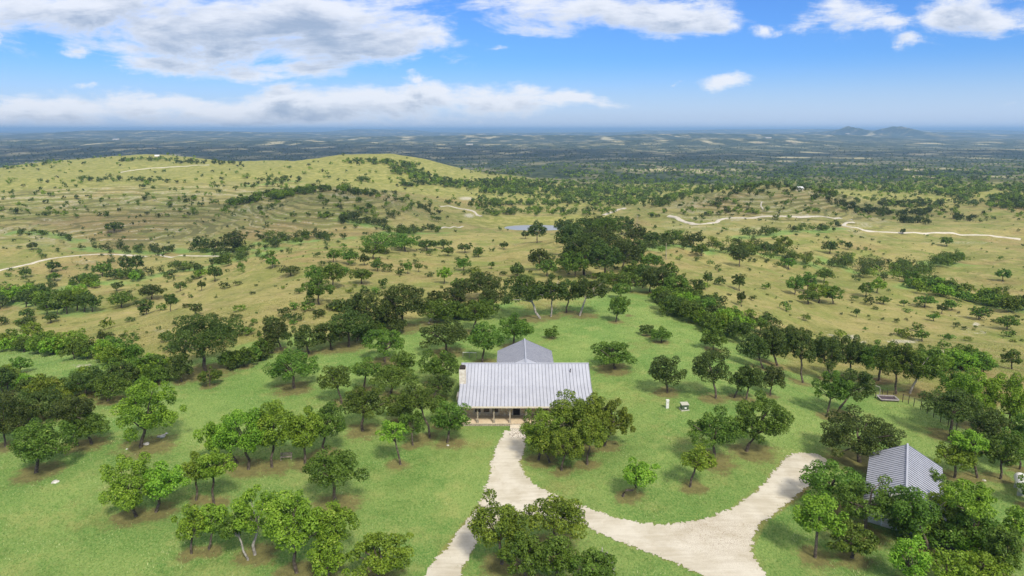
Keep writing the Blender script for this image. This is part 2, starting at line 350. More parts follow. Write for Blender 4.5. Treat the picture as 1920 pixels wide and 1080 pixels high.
POND = (22.0, 518.0)
NR, NC = 1050, 780
SY = np.linspace(math.log(14), math.log(62060), NR); UU = np.linspace(-1.3, 1.3, NC)
def terrain_rows(S, U):
    Y = np.exp(S) - 60; Ug, Sg = np.meshgrid(U, S); Yg = np.exp(Sg) - 60; X = Ug * (Yg + 60)
    Z = np.zeros_like(X)
    for i in range(0, len(S), 16):
        u = Ug[i:i + 16].ravel(); s = np.minimum(Sg[i:i + 16].ravel(), math.log(5060))
        v = kern(u[:, None] - PU[None], s[:, None] - PS[None]) @ SOL[:n] + SOL[n] + SOL[n + 1] * u + SOL[n + 2] * s
        Z[i:i + 16] = v.reshape(-1, len(U))
    # rolling detail, growing away from the house
    near = sstep(Yg + np.abs(X) * .5, 150, 330)
    Z += near * (fbm(X, Yg, 80, 4, 5) - .5) * 11 * (1 - sstep(Yg, 1500, 2500)) + (fbm(X, Yg, 14, 3, 9) - .5) * (.25 + .5 * near)
    # stepped ledges on the flanks
    T = Z + (fbm(X, Yg, 60, 3, 21) - .5) * 3
    Z += near * (1 - sstep(Yg, 700, 1100)) * .50 * np.sin(T * 3.3)
    far = sstep(Yg, 2400, 5000)
    Z = Z * (1 - far) + far * -75
    a9 = np.exp(-((Yg - 9000) / 2200.) ** 2)
    Z += sstep(Yg, 2500, 6000) * (fbm(X * .4, Yg, 1500, 4, 33) - .35) * 60 + a9 * (fbm(X * .7, Yg * .5, 1900, 4, 41) - .3) * 85 * (1 - .75 * np.exp(-((X - 5300) / 1500.) ** 2))
    Z += np.exp(-((Yg - 13500) / 1200.) ** 2) * (fbm(X * .5, Yg * .4, 2600, 4, 45) - .12) * 100
    for (Yk, wk, ak, sd_) in ((3700, 420, 24, 1), (5400, 420, 34, 2), (7200, 480, 44, 3), (11000, 700, 62, 4), (17000, 1200, 92, 5)):
        wob = (fbm(X, X * 0 + sd_ * 999., 2600 + Yk * .2, 3, 300 + sd_) - .5) * Yk * .22
        Z += ak * sstep(fbm(X, X * 0 + sd_ * 77., 1300 + Yk * .12, 4, 320 + sd_), .34, .68) * np.exp(-((Yg - Yk - wob) / wk) ** 2) * (1 - .8 * np.exp(-((X - 5300) / 1300.) ** 2 - ((Yg - 8500) / 2500) ** 2))
    Z += sstep(Yg, 13000, 18000) * (1 - sstep(Yg, 22000, 26000)) * (fbm(X * .7, Yg * .4, 4200, 4, 51) - .25) * 75
    Z += sstep(Yg, 24000, 30000) * (1 - .75 * sstep(Yg, 32000, 38000)) * (98 + (fbm(X, Yg * .12, 5200, 5, 61) - .5) * 130)
    Z += sstep(Yg, 44000, 50000) * (118 + (fbm(X, Yg * .1, 9000, 4, 63) - .5) * 90)
    for (px, w, hgt, D) in ((1593, 80, 108, 9500), (1592, 190, 36, 9500), (1681, 85, 112, 9300), (1684, 210, 44, 9300), (1740, 160, 16, 9300)):
        cx = (px - 960) / 1280 / (CP + .232 * SP) * D; r = np.sqrt(((X - cx) / w) ** 2 + ((Yg - D) / 900.) ** 2)
        Z += hgt * np.exp(-np.abs(r) ** 1.35 * 1.1) * (.88 + .24 * fbm(X, Yg, 260, 4, 71))
    hp = np.sqrt(((X - 2) / 17) ** 2 + ((Yg - 100) / 15) ** 2); Z = Z * (1 - (1 - sstep(hp, .75, 1.6)))      # level pad under the house
    # stock pond and its earth dam
    dp = np.sqrt(((X - POND[0]) / 46) ** 2 + ((Yg - POND[1]) / 34) ** 2)
    Z = Z + (POND_Z + .6 - Z) * (1 - sstep(dp, .7, 1.6))
    dam = (1 - sstep(np.abs(Yg - 556), 3, 15)) * (1 - sstep(np.abs(X - 14), 40, 62))
    Z = Z + (POND_Z + 3.6 - Z) * dam
    basin = 1 - sstep(np.sqrt(((X - 18) / 26) ** 2 + ((Yg - 517) / 17) ** 2), .6, 1.15)
    Z -= basin * 1.6
    return X, Yg, Z
dx, dy, dz = ray(1000, 428); POND_Z = CAMZ + dz / dy * 514.0
TX, TY, TZ = terrain_rows(SY, UU)
def height(x, y):
    x = np.asarray(x, float); y = np.asarray(y, float); u, s = us(x, y)
    fi = np.clip((s - SY[0]) / (SY[1] - SY[0]), 0, NR - 1.001); fj = np.clip((u - UU[0]) / (UU[1] - UU[0]), 0, NC - 1.001)
    i = fi.astype(int); j = fj.astype(int); a = fi - i; b = fj - j
    return (TZ[i, j] * (1 - b) + TZ[i, j + 1] * b) * (1 - a) + (TZ[i + 1, j] * (1 - b) + TZ[i + 1, j + 1] * b) * a
def ground_at(px, py, ymax=40000):
    """the point of the ground that the photograph shows at each pixel (first hit along the ray)"""
    dx, dy, dz = ray(px, py); dx, dy, dz = np.broadcast_arrays(np.atleast_1d(dx), dy, dz)
    Ys = np.exp(np.linspace(math.log(40), math.log(ymax), 900)); out = np.full(dx.shape, np.nan)
    k = Ys[None] / dy[:, None]; h = CAMZ + dz[:, None] * k - height(dx[:, None] * k, np.broadcast_to(Ys, k.shape))
    below = h < 0; idx = np.argmax(below, 1); ok = below.any(1) & (idx > 0); i0 = np.maximum(idx - 1, 0); r = np.arange(len(idx))
    a, b = h[r, i0], h[r, idx]; t = np.where(ok, a / np.where(a - b == 0, 1, a - b), 0); Y = Ys[i0] + (Ys[idx] - Ys[i0]) * t
    X = dx / dy * Y; Y = np.where(ok, Y, np.nan); return X, Y, height(X, np.where(ok, Y, 100.))
def G(px, py):
    x, y, z = ground_at(np.array([px], float), np.array([py], float)); return float(x[0]), float(y[0]), float(z[0])
def at_depth(px, py, Y):      # the point above the ground at distance Y ahead
    dx, dy, dz = ray(px, py); k = Y / dy; return float(dx * k), Y, float(CAMZ + dz * k)
def to_px(x, y, z):
    z = z - CAMZ; d = y * CP - z * SP; u = y * SP + z * CP
    return 960 + 1280 * x / d, 540 - 1280 * u / d, d

# ------------------------------------------------------------------ trees: crown and trunk builders
rng = np.random.default_rng(7)
def crown_clumps(rg, W, D, H, K):
    C = []; tries = 0; md = 1.25 / K ** (1 / 3)
    while len(C) < K:
        p = rg.normal(size=3); p /= np.linalg.norm(p); p *= rg.uniform(.35, 1) ** .5
        tries += 1
        if tries > 60: md *= .93; tries = 0
        if p[2] < -.55: continue
        if p[2] < 0: p[2] *= .75
        if all(np.linalg.norm(p - q) > md for q in C): C.append(p); tries = 0
    C = np.array(C); rad = rg.uniform(.6, 1.4, K) * 0.72 / K ** .37
    az_ = np.arctan2(C[:, 1], C[:, 0]); p1, p2 = rg.random(2) * 6.28
    C *= (1 - rad[:, None] * .8) * rg.uniform(.80, 1.14, (K, 1)) * (1 + .13 * np.sin(2 * az_ + p1) + .10 * np.sin(3 * az_ + p2))[:, None]
    C[:, 2] = np.where(C[:, 2] < 0, C[:, 2] * .85, C[:, 2])
    hi = (C + rad[:, None] * .82).max(0); lo = (C - rad[:, None] * .82).min(0); lo[2] = -hi[2]; C = (C - (hi + lo) / 2) / ((hi - lo) / 2)
    rad = rad / ((hi - lo)[:2].mean() / 2)
    return C * [W / 2, D / 2, H / 2], rad[:, None] * np.array([W / 2, D / 2, H / 2]) ** .8 * (W / 2) ** .2
def leaves(rg, C, Rv, n, size):
    p = (Rv[:, 0] * Rv[:, 1]) ; k = rg.choice(len(C), n, p=p / p.sum())
    d = rg.normal(size=(n, 3)); d[:, 2] += .35; d /= np.linalg.norm(d, axis=1)[:, None]
    # twigs: leaf sprays bunch up along random directions of each clump
    lump = np.sin(d[:, 0] * 7 + k * 1.7) * np.sin(d[:, 1] * 6 + k * 2.9) * np.sin(d[:, 2] * 6.5 + k)
    rr = .62 + .38 * rg.random(n) ** .6 + .22 * lump
    pos = C[k] + d * Rv[k] * rr[:, None]
    nrm = d * .7 + rg.normal(size=(n, 3)) * .45 + [0, 0, .45]; nrm /= np.linalg.norm(nrm, axis=1)[:, None]
    a = np.cross(nrm, rg.normal(size=(n, 3))); a /= np.linalg.norm(a, axis=1)[:, None]; b = np.cross(nrm, a)
    s = size * rg.uniform(.65, 1.35, n)[:, None]
    V = np.stack([pos - a * s, pos - b * s * .62, pos + a * s, pos + b * s * .62], 1)
    V[:, 2] -= nrm * s * .25; V[:, 0] -= nrm * s * .25
    tint = np.clip(rg.beta(1.8, 2.2, n) * .70 + .35 * rg.random(len(C))[k] + .15 * (rr - .85), 0, 1)
    return V.reshape(-1, 3), np.repeat(tint, 4)
def quads(n): return np.arange(n * 4).reshape(n, 4)
def trunk_mesh(rg, name, top, C, H, W, mat, lean=None, r0=None):
    """C: clump centres relative to the base; the trunk forks a little below the crown"""
    m = MB(); cz = C[:, 2].min(); cx, cy = C[:, 0].mean(), C[:, 1].mean()
    fork = Vector((cx * .55, cy * .55, max(cz * .85, H * .30)))
    r = r0 or (.055 + .026 * W)
    j = Vector((rg.uniform(-.05, .05) * fork.z, rg.uniform(-.05, .05) * fork.z, 0))
    path = [Vector((0, 0, -.35)), Vector((0, 0, .15)), fork * .4 + j * 1.6, fork * .75 - j * .5, fork]
    if lean is not None: path = [Vector(p) for p in lean] + [fork]
    r *= .78; rads = [r * 1.5, r * 1.12] + [r * (1 - .12 * i) for i in range(len(path) - 2)]
    m.tube(path, rads, 7)
    order = rg.permutation(len(C))[:min(len(C), 9)]
    for i in order:
        c = Vector(C[i]); mid = fork.lerp(c, .5) + Vector((rg.uniform(-.12, .12), rg.uniform(-.12, .12), rg.uniform(-.02, .16))) * W * .5
        q = fork.lerp(mid, .5) + Vector((rg.uniform(-1, 1), rg.uniform(-1, 1), rg.uniform(-.5, 1))) * .035 * W
        m.tube([fork - Vector((0, 0, .1)), q, mid, mid.lerp(c, .6), c], [r * .62, r * .5, r * .38, r * .26, r * .1], 5, cap=False)
    me = bpy.data.meshes.new(name); me.from_pydata([tuple(v) for v in m.v], [], m.f); me.update(); me.materials.append(mat)
    me.polygons.foreach_set("use_smooth", np.ones(len(me.polygons), bool))
    return me
FOOT = []      # (x, y, radius, strength) of leaf litter under trees
N_TREES = 0
def plant_tree(name, bx, by, x0, y0, x1, y1, tone, label, group, cat='tree', pale=False, lean=False, litter=1.0, dens=1.0, seed=None, bush=False):
    """a tree whose foot and crown stand where the photograph shows them"""
    global N_TREES
    rg = np.random.default_rng(seed if seed is not None else int(bx * 31 + by * 17) % 99991)
    X, Y, Z = G(bx, min(by, 1180))
    if not np.isfinite(Y): return None
    _, _, d = to_px(X, Y, Z); mpp = d / 1280
    x0, x1 = (x0 + x1) / 2 - (x1 - x0) * .515, (x0 + x1) / 2 + (x1 - x0) * .515; y0, y1 = y0 - (y1 - y0) * .02, y1 + (y1 - y0) * .05
    Wd = (x1 - x0) * mpp; phi = math.atan2((CAMZ - Z), Y); app = (y1 - y0) * mpp
    D = Wd * .92; H2 = app ** 2 - (D * math.sin(phi)) ** 2
    H = math.sqrt(max(H2, (.42 * Wd) ** 2)) / math.cos(phi); H = min(H, Wd * 1.25)
    cx, cy, cz = at_depth((x0 + x1) / 2, (y0 + y1) / 2, Y)
    h0 = (.36 if bush else .5) * H + (.05 if bush else .55)
    cz = max(cz - Z, h0); ox = cx - X
    K = int(np.clip(8 + Wd * 3.6, 9, 48)); C, Rv = crown_clumps(rg, Wd, D, H, K)
    C = C + [ox, 0, cz]
    low = C[:, 2] - Rv[:, 2] * .8; C[:, 2] += np.maximum(0.1 - low, 0)
    ls = max(.115, 1.45 * d / 1280); A = (x1 - x0) * (y1 - y0)
    nl = int(np.clip(dens * A * 2.6 / (ls / mpp) ** 2 , 60, 14000))
    V, tint = leaves(rg, C, Rv, nl, ls)
    root = empty(name, (X, Y, Z)); tag(root, label, cat, group)
    cm = mesh_np("crown", V, [quads(nl)], LEAF[tone], {'tint': tint}); link("crown", cm, root)
    ln = None
    if lean:
        ln = [(0, 0, -.3), (.05, 0, .35), (.25 * ox * .8, .05, .8), (ox * .55, .1, .75), (ox * .75, .05, 1.15)]
    if not bush or d < 140:
        link("trunk", trunk_mesh(rg, "trunk", None, C, cz, Wd * (.6 if bush else 1), BARK_PALE if pale else BARK, ln), root)
    FOOT.append((X + ox * .4, Y, Wd * .5, litter))
    N_TREES += 1
    return root

# near trees, one by one: foot x,y; crown box; leaf tone; flags; what singles it out
NEAR = [
 (386,699,308,598,440,702,'d','', "big dark oak spreading wide alone above the left ravine, the broadest crown on that side"),
 (393,724,371,690,414,722,'m','b', "small bush growing right under the big dark oak by the left ravine"),
 (340,716,318,666,362,712,'d','b', "dark low clump touching the left side of the big dark oak"),
 (458,688,437,650,482,684,'m','b', "low green bush just right of the big dark oak"),
 (264,838,222,722,340,836,'b','', "tall yellow-green oak, brighter than its neighbours, with pale rocks at its foot"),
 (202,752,170,706,242,750,'m','', "dark green tree just behind the tall yellow-green oak"),
 (160,742,130,694,202,742,'d','', "dark tree deep in the left ravine thicket behind the yellow-green oak"),
 (68,886,20,792,128,884,'m','', "dense dark green oak with foliage down to the lawn at the left edge"),
 (171,832,118,766,204,826,'m','', "round oak right of the dense lawn oak at the left edge"),
 (146,836,90,742,172,800,'d','', "dark feathery oak behind the pair at the left edge of the lawn"),
 (10,838,-40,742,46,828,'d','b', "dark bush cut off by the left edge of the photo above the lawn"),
 (66,786,26,728,112,780,'d','b', "dark rounded bush in the ravine above the left lawn oaks"),
 (6,742,-30,690,32,738,'d','b', "brownish dark tree at the far left edge beside the ravine meadow"),
 (38,700,18,672,56,697,'m','', "small lone tree on the bright green ravine meadow at the left edge"),
 (120,778,88,744,160,776,'y','b', "yellowish bush at the near edge of the left ravine thicket"),
 (90,742,56,706,132,746,'m','b', "broad green bush in the middle of the left ravine thicket"),
 (226,704,196,672,262,704,'m','b', "low bush on the ravine bank left of the big dark oak"),
 (290,718,258,684,318,722,'m','b', "bushy clump between the yellow-green oak and the big dark oak"),
 (527,657,489,598,541,655,'d','', "slender-trunked oak at the left end of the row behind the lawn"),
 (580,663,537,612,598,660,'d','', "oak with a bent trunk, second in the row behind the left lawn"),
 (622,656,588,606,648,652,'d','', "dark oak tucked between the bent oak and the tall pair"),
 (654,650,606,576,694,634,'d','', "tall oak with a clear forked trunk left of the ridge"),
 (689,629,648,546,720,618,'d','', "tall dark oak standing right behind the fork-trunked oak"),
 (755,615,712,532,804,602,'d','', "massive thick-trunked oak, the largest in the row behind the house"),
 (738,620,700,566,748,610,'d','', "thin oak leaning against the massive thick-trunked oak"),
 (804,606,786,564,850,604,'m','p', "grey-trunked oak just right of the massive thick-trunked oak"),
 (552,728,503,656,596,722,'m','', "lone umbrella-shaped oak on the open green left of the house"),
 (722,679,680,617,758,668,'m','', "lone oak on the grass halfway between the umbrella oak and the house"),
 (837,662,790,600,876,652,'d','', "twin-trunked oak up the slope left of the rear roof wing"),
 (889,623,864,562,930,606,'m','', "oak with a thin upright trunk behind the rear roof wing"),
 (905,681,879,606,944,668,'m','', "oak standing directly against the left side of the rear roof wing"),
 (962,650,935,590,1000,645,'m','', "oak rising just behind the peak of the rear roof wing"),
 (641,757,598,686,656,736,'m','', "oak with a trunk leaning left to right, left of the grove beside the house"),
 (682,733,652,674,718,714,'m','', "oak with a slim bare trunk at the back of the grove beside the house"),
 (734,745,694,688,782,734,'m','', "rounded oak in the middle of the grove beside the house"),
 (748,704,726,662,778,702,'m','', "small green oak at the far side of the grove beside the house"),
 (817,722,783,654,864,714,'m','', "full oak nearest the chimney, left of the house"),
 (812,748,790,704,850,742,'d','b', "dark low growth under the oak nearest the chimney"),
 (680,808,642,724,730,790,'m','', "oak with a thick dark slanting trunk at the front of the grove"),
 (750,792,713,740,780,788,'m','', "bushy oak between the slanting-trunk oak and the porch"),
 (806,821,745,720,815,776,'m','', "high-crowned oak with a twisted pale trunk, left of the porch"),
 (822,800,800,744,842,780,'m','p', "airy pale-limbed oak just left of the porch"),
 (839,830,808,752,882,810,'m','', "oak hiding the left end of the porch"),
 (774,835,748,774,796,816,'m','', "small oak with a straight thin trunk in front of the grove"),
 (751,871,706,790,762,832,'b','', "thin-stemmed light green tree alone on the lawn in front of the grove"),
 (445,868,372,788,446,862,'b','', "leftmost oak of the long dense clump in the middle of the left lawn"),
 (466,880,410,762,506,862,'b','', "full oak, second from the left in the long lawn clump"),
 (510,876,478,750,562,860,'b','', "tall oak in the centre of the long lawn clump, a small bench by its trunk"),
 (572,869,530,768,606,850,'b','', "slim-trunked oak right of the centre of the long lawn clump"),
 (606,850,574,754,650,832,'m','', "rightmost oak of the long lawn clump, its branches reaching right"),
 (293,960,262,866,352,940,'b','', "upright oak of the leaning pair on the left lawn"),
 (255,968,187,876,282,975,'b','', "oak sweeping down to the grass at the left of the lawn pair"),
 (368,938,342,850,398,908,'b','', "bent-trunk oak touching a neighbour between the lawn clumps"),
 (401,945,374,843,442,904,'b','', "oak with a curved thin trunk right of the bent-trunk oak"),
 (359,1038,325,952,384,1018,'b','', "short forked oak leaning left near the bottom left"),
 (392,1030,372,944,430,1012,'b','', "oak crown filling the middle of the bottom left trio"),
 (478,1040,432,920,524,1010,'b','p', "taller oak with white-barked trunk at the bottom left"),
 (465,1050,404,958,456,1020,'m','p', "lighter oak with a crooked whitish trunk below the taller bottom left oak"),
 (631,948,572,837,686,922,'m','', "single vase-shaped oak in the middle of the near lawn"),
 (556,1074,498,925,610,1044,'b','', "large dark-limbed oak at the bottom, left of the drive"),
 (590,1062,570,940,668,1030,'b','', "oak joined to the right of the large bottom oak"),
 (616,1092,577,1022,658,1090,'b','', "round treetop cut by the bottom edge, left of a broader one"),
 (706,1090,657,997,772,1082,'b','', "broad oak at the bottom edge nearest the drive"),
 (1168,931,1169,861,1237,917,'b','l', "small oak on an S-bent trunk lying along the grass inside the drive loop"),
 (1294,913,1276,837,1343,886,'b','', "small upright oak with a side limb inside the drive loop"),
 (1336,866,1286,772,1392,842,'m','', "wide oak inside the drive loop, left half of a pair"),
 (1400,846,1372,742,1482,842,'m','', "wide oak of dense foliage, right half of the pair inside the drive loop"),
 (1010,862,977,768,1056,838,'y','', "olive-green oak at the left front of the mott by the steps"),
 (1022,846,1032,734,1104,806,'y','', "olive-green oak against the house roof at the back of the mott"),
 (1086,842,1080,738,1150,808,'y','', "highest olive-green crown in the mott in front of the house"),
 (1134,836,1120,752,1188,828,'y','', "olive-green oak at the right end of the mott with a slanting trunk"),
 (1053,882,1032,800,1092,868,'y','', "lowest olive-green oak at the front of the mott, foliage near the ground"),
 (1101,871,1078,786,1142,852,'y','', "olive-green oak with a bare straight trunk at the front right of the mott"),
 (1030,868,990,806,1046,858,'y','', "small olive-green oak between the front trunks of the mott"),
 (1062,838,1040,768,1130,836,'y','', "olive-green crown filling the middle of the mott"),
 (941,1057,879,934,990,1040,'y','', "oak at the drive edge, left of the bottom centre clump"),
 (1036,1022,985,925,1098,1014,'y','', "oak with an open right-hand crown in the bottom centre clump"),
 (984,1094,936,1004,1034,1092,'m','', "oak at the bottom edge under the left of the bottom centre clump"),
 (1046,1100,1002,1008,1086,1094,'m','', "oak at the bottom edge in the middle of the bottom centre clump"),
 (1112,1104,1062,1030,1156,1098,'m','', "oak at the bottom edge beside the curved grey dead branch"),
 (1528,1045,1487,926,1580,1008,'b','', "oak with a leaning white-patched trunk left of the small metal-roofed building"),
 (1598,1046,1546,980,1640,1050,'m','', "low dark oak below the left wall of the small building"),
 (1552,950,1498,868,1618,932,'m','', "spreading oak by the end of the gravel turnaround"),
 (1622,1000,1572,902,1684,978,'m','', "oak covering the lower left corner of the small building"),
 (1611,866,1540,765,1682,862,'d','', "large dark round oak just above the small building roof"),
 (1740,1034,1672,914,1764,1010,'m','', "large oak directly in front of the small building"),
 (1752,950,1734,884,1778,932,'m','', "little oak reaching up over the right side of the small roof"),
 (1790,1008,1738,920,1812,1000,'b','', "bright oak just right of the oak in front of the small building"),
 (1822,1040,1776,902,1876,972,'b','', "wide oak behind and right of the small building"),
 (1832,1040,1780,958,1880,1034,'m','', "oak with two dark trunks below the right of the small building"),
 (1706,1100,1667,1018,1742,1096,'b','', "leftmost treetop along the bottom right edge"),
 (1772,1104,1732,1032,1814,1098,'b','', "second treetop along the bottom right edge, under the white dead twigs"),
 (1842,1106,1800,1032,1892,1098,'b','', "broad treetop along the bottom right edge"),
 (1888,1092,1850,992,1930,1084,'m','', "dark oak in the bottom right corner"),
 (1906,1024,1880,950,1936,1018,'b','', "oak at the right edge below the white tank"),
 (1790,896,1755,832,1830,882,'b','', "small spreading oak right of the small roof"),
 (1832,896,1786,806,1852,852,'b','', "straight-trunked oak right of the small roof, behind the spreading one"),
 (1876,898,1844,812,1912,890,'m','', "two-stemmed dark oak near the white tank"),
 (1912,880,1884,806,1940,870,'m','', "oak cut by the right edge above the white tank"),
 (1926,950,1908,900,1960,952,'m','', "oak partly covering the white tank at the right edge"),
 (1782,818,1738,728,1838,796,'d','', "grey-green oak with a thick bare trunk beside the wire fence"),
 (1852,800,1776,692,1862,790,'b','', "bright green oak filling the upper right, left of its twin"),
 (1894,806,1838,702,1932,800,'b','', "bright green oak at the right edge, the right twin"),
 (1820,760,1760,690,1830,752,'m','', "oak behind the bright green pair on the right"),
 (1868,846,1826,772,1890,842,'d','', "shadowy oak below the bright green pair on the right"),
 (1936,850,1896,770,1960,842,'m','', "oak at the right edge under the bright green twins"),
 (1680,739,1642,640,1712,716,'m','', "feathery oak with several dark trunks beside the low frame"),
 (1706,738,1692,650,1762,722,'m','p', "airy grey-limbed oak next to the start of the wire fence"),
 (1550,781,1528,696,1586,762,'m','', "oak with a thin wavy trunk above the big round oak, left one"),
 (1568,776,1566,694,1642,758,'d','', "dense oak just right of the thin wavy-trunked oak"),
 (1457,686,1400,610,1474,682,'d','', "dark oak at the left end of the row along the right plateau rim"),
 (1505,718,1468,608,1530,692,'d','', "tall oak with twin dark trunks on the right plateau rim"),
 (1556,712,1516,626,1576,700,'d','', "dark oak in the middle of the right plateau rim row"),
 (1596,706,1562,632,1622,702,'d','', "wide dark oak right of the middle of the right plateau rim row"),
 (1648,714,1612,642,1690,704,'m','', "oak near the right end of the plateau rim row"),
 (1430,691,1388,626,1440,684,'d','', "oak standing just in front of the left end of the rim row"),
 (1155,604,1139,558,1176,600,'m','', "small narrow oak at the top of the green behind the house"),
 (1012,597,944,516,1026,578,'d','p', "pale-trunked oak at the left end of the umbrella grove on the ridge"),
 (1033,594,1012,518,1066,574,'d','p', "oak with two slanting white trunks in the umbrella grove"),
 (1062,587,1044,522,1096,572,'d','', "dark forked oak in the middle of the umbrella grove"),
 (1087,592,1076,518,1142,570,'d','p', "white-trunked oak at the right end of the umbrella grove"),
 (1185,592,1158,556,1182,580,'m','b', "little bush right of the umbrella grove"),
 (1212,629,1199,609,1228,628,'d','b', "small dark bush on the green above the right of the house"),
 (1240,642,1220,613,1262,642,'m','b', "light bush beside the small dark bush above the house green"),
 (1337,656,1313,614,1363,655,'m','b', "round bush on the bright green below the right thicket"),
 (1033,634,1019,613,1048,634,'m','b', "small loose bush just above the peak of the rear roof wing"),
 (1153,692,1108,640,1190,688,'m','', "low spreading oak on the grass right of the house roof"),
 (1251,736,1219,668,1284,730,'d','', "narrow oak standing alone above the two utility boxes"),
 (1342,747,1301,657,1373,728,'d','', "conical oak with brown litter at its foot right of the utility boxes"),
 (1377,746,1366,692,1412,742,'d','', "small oak just right of the conical oak"),
 (1399,750,1384,686,1434,734,'d','', "oak with a slim dark trunk, second right of the conical oak"),
 (1444,742,1428,688,1470,738,'d','', "narrow oak at the right end of the group right of the conical oak"),
]
NEARG = "oaks standing about the house and the lawns"
for (bx, by, x0, y0, x1, y1, tone, fl, lab) in NEAR:
    plant_tree("shrub" if 'b' in fl else "oak_tree", bx, by, x0, y0, x1, y1, tone, lab, NEARG if 'b' not in fl else "bushes about the house and ravine",
               'bush' if 'b' in fl else 'tree', 'p' in fl, 'l' in fl, bush='b' in fl)

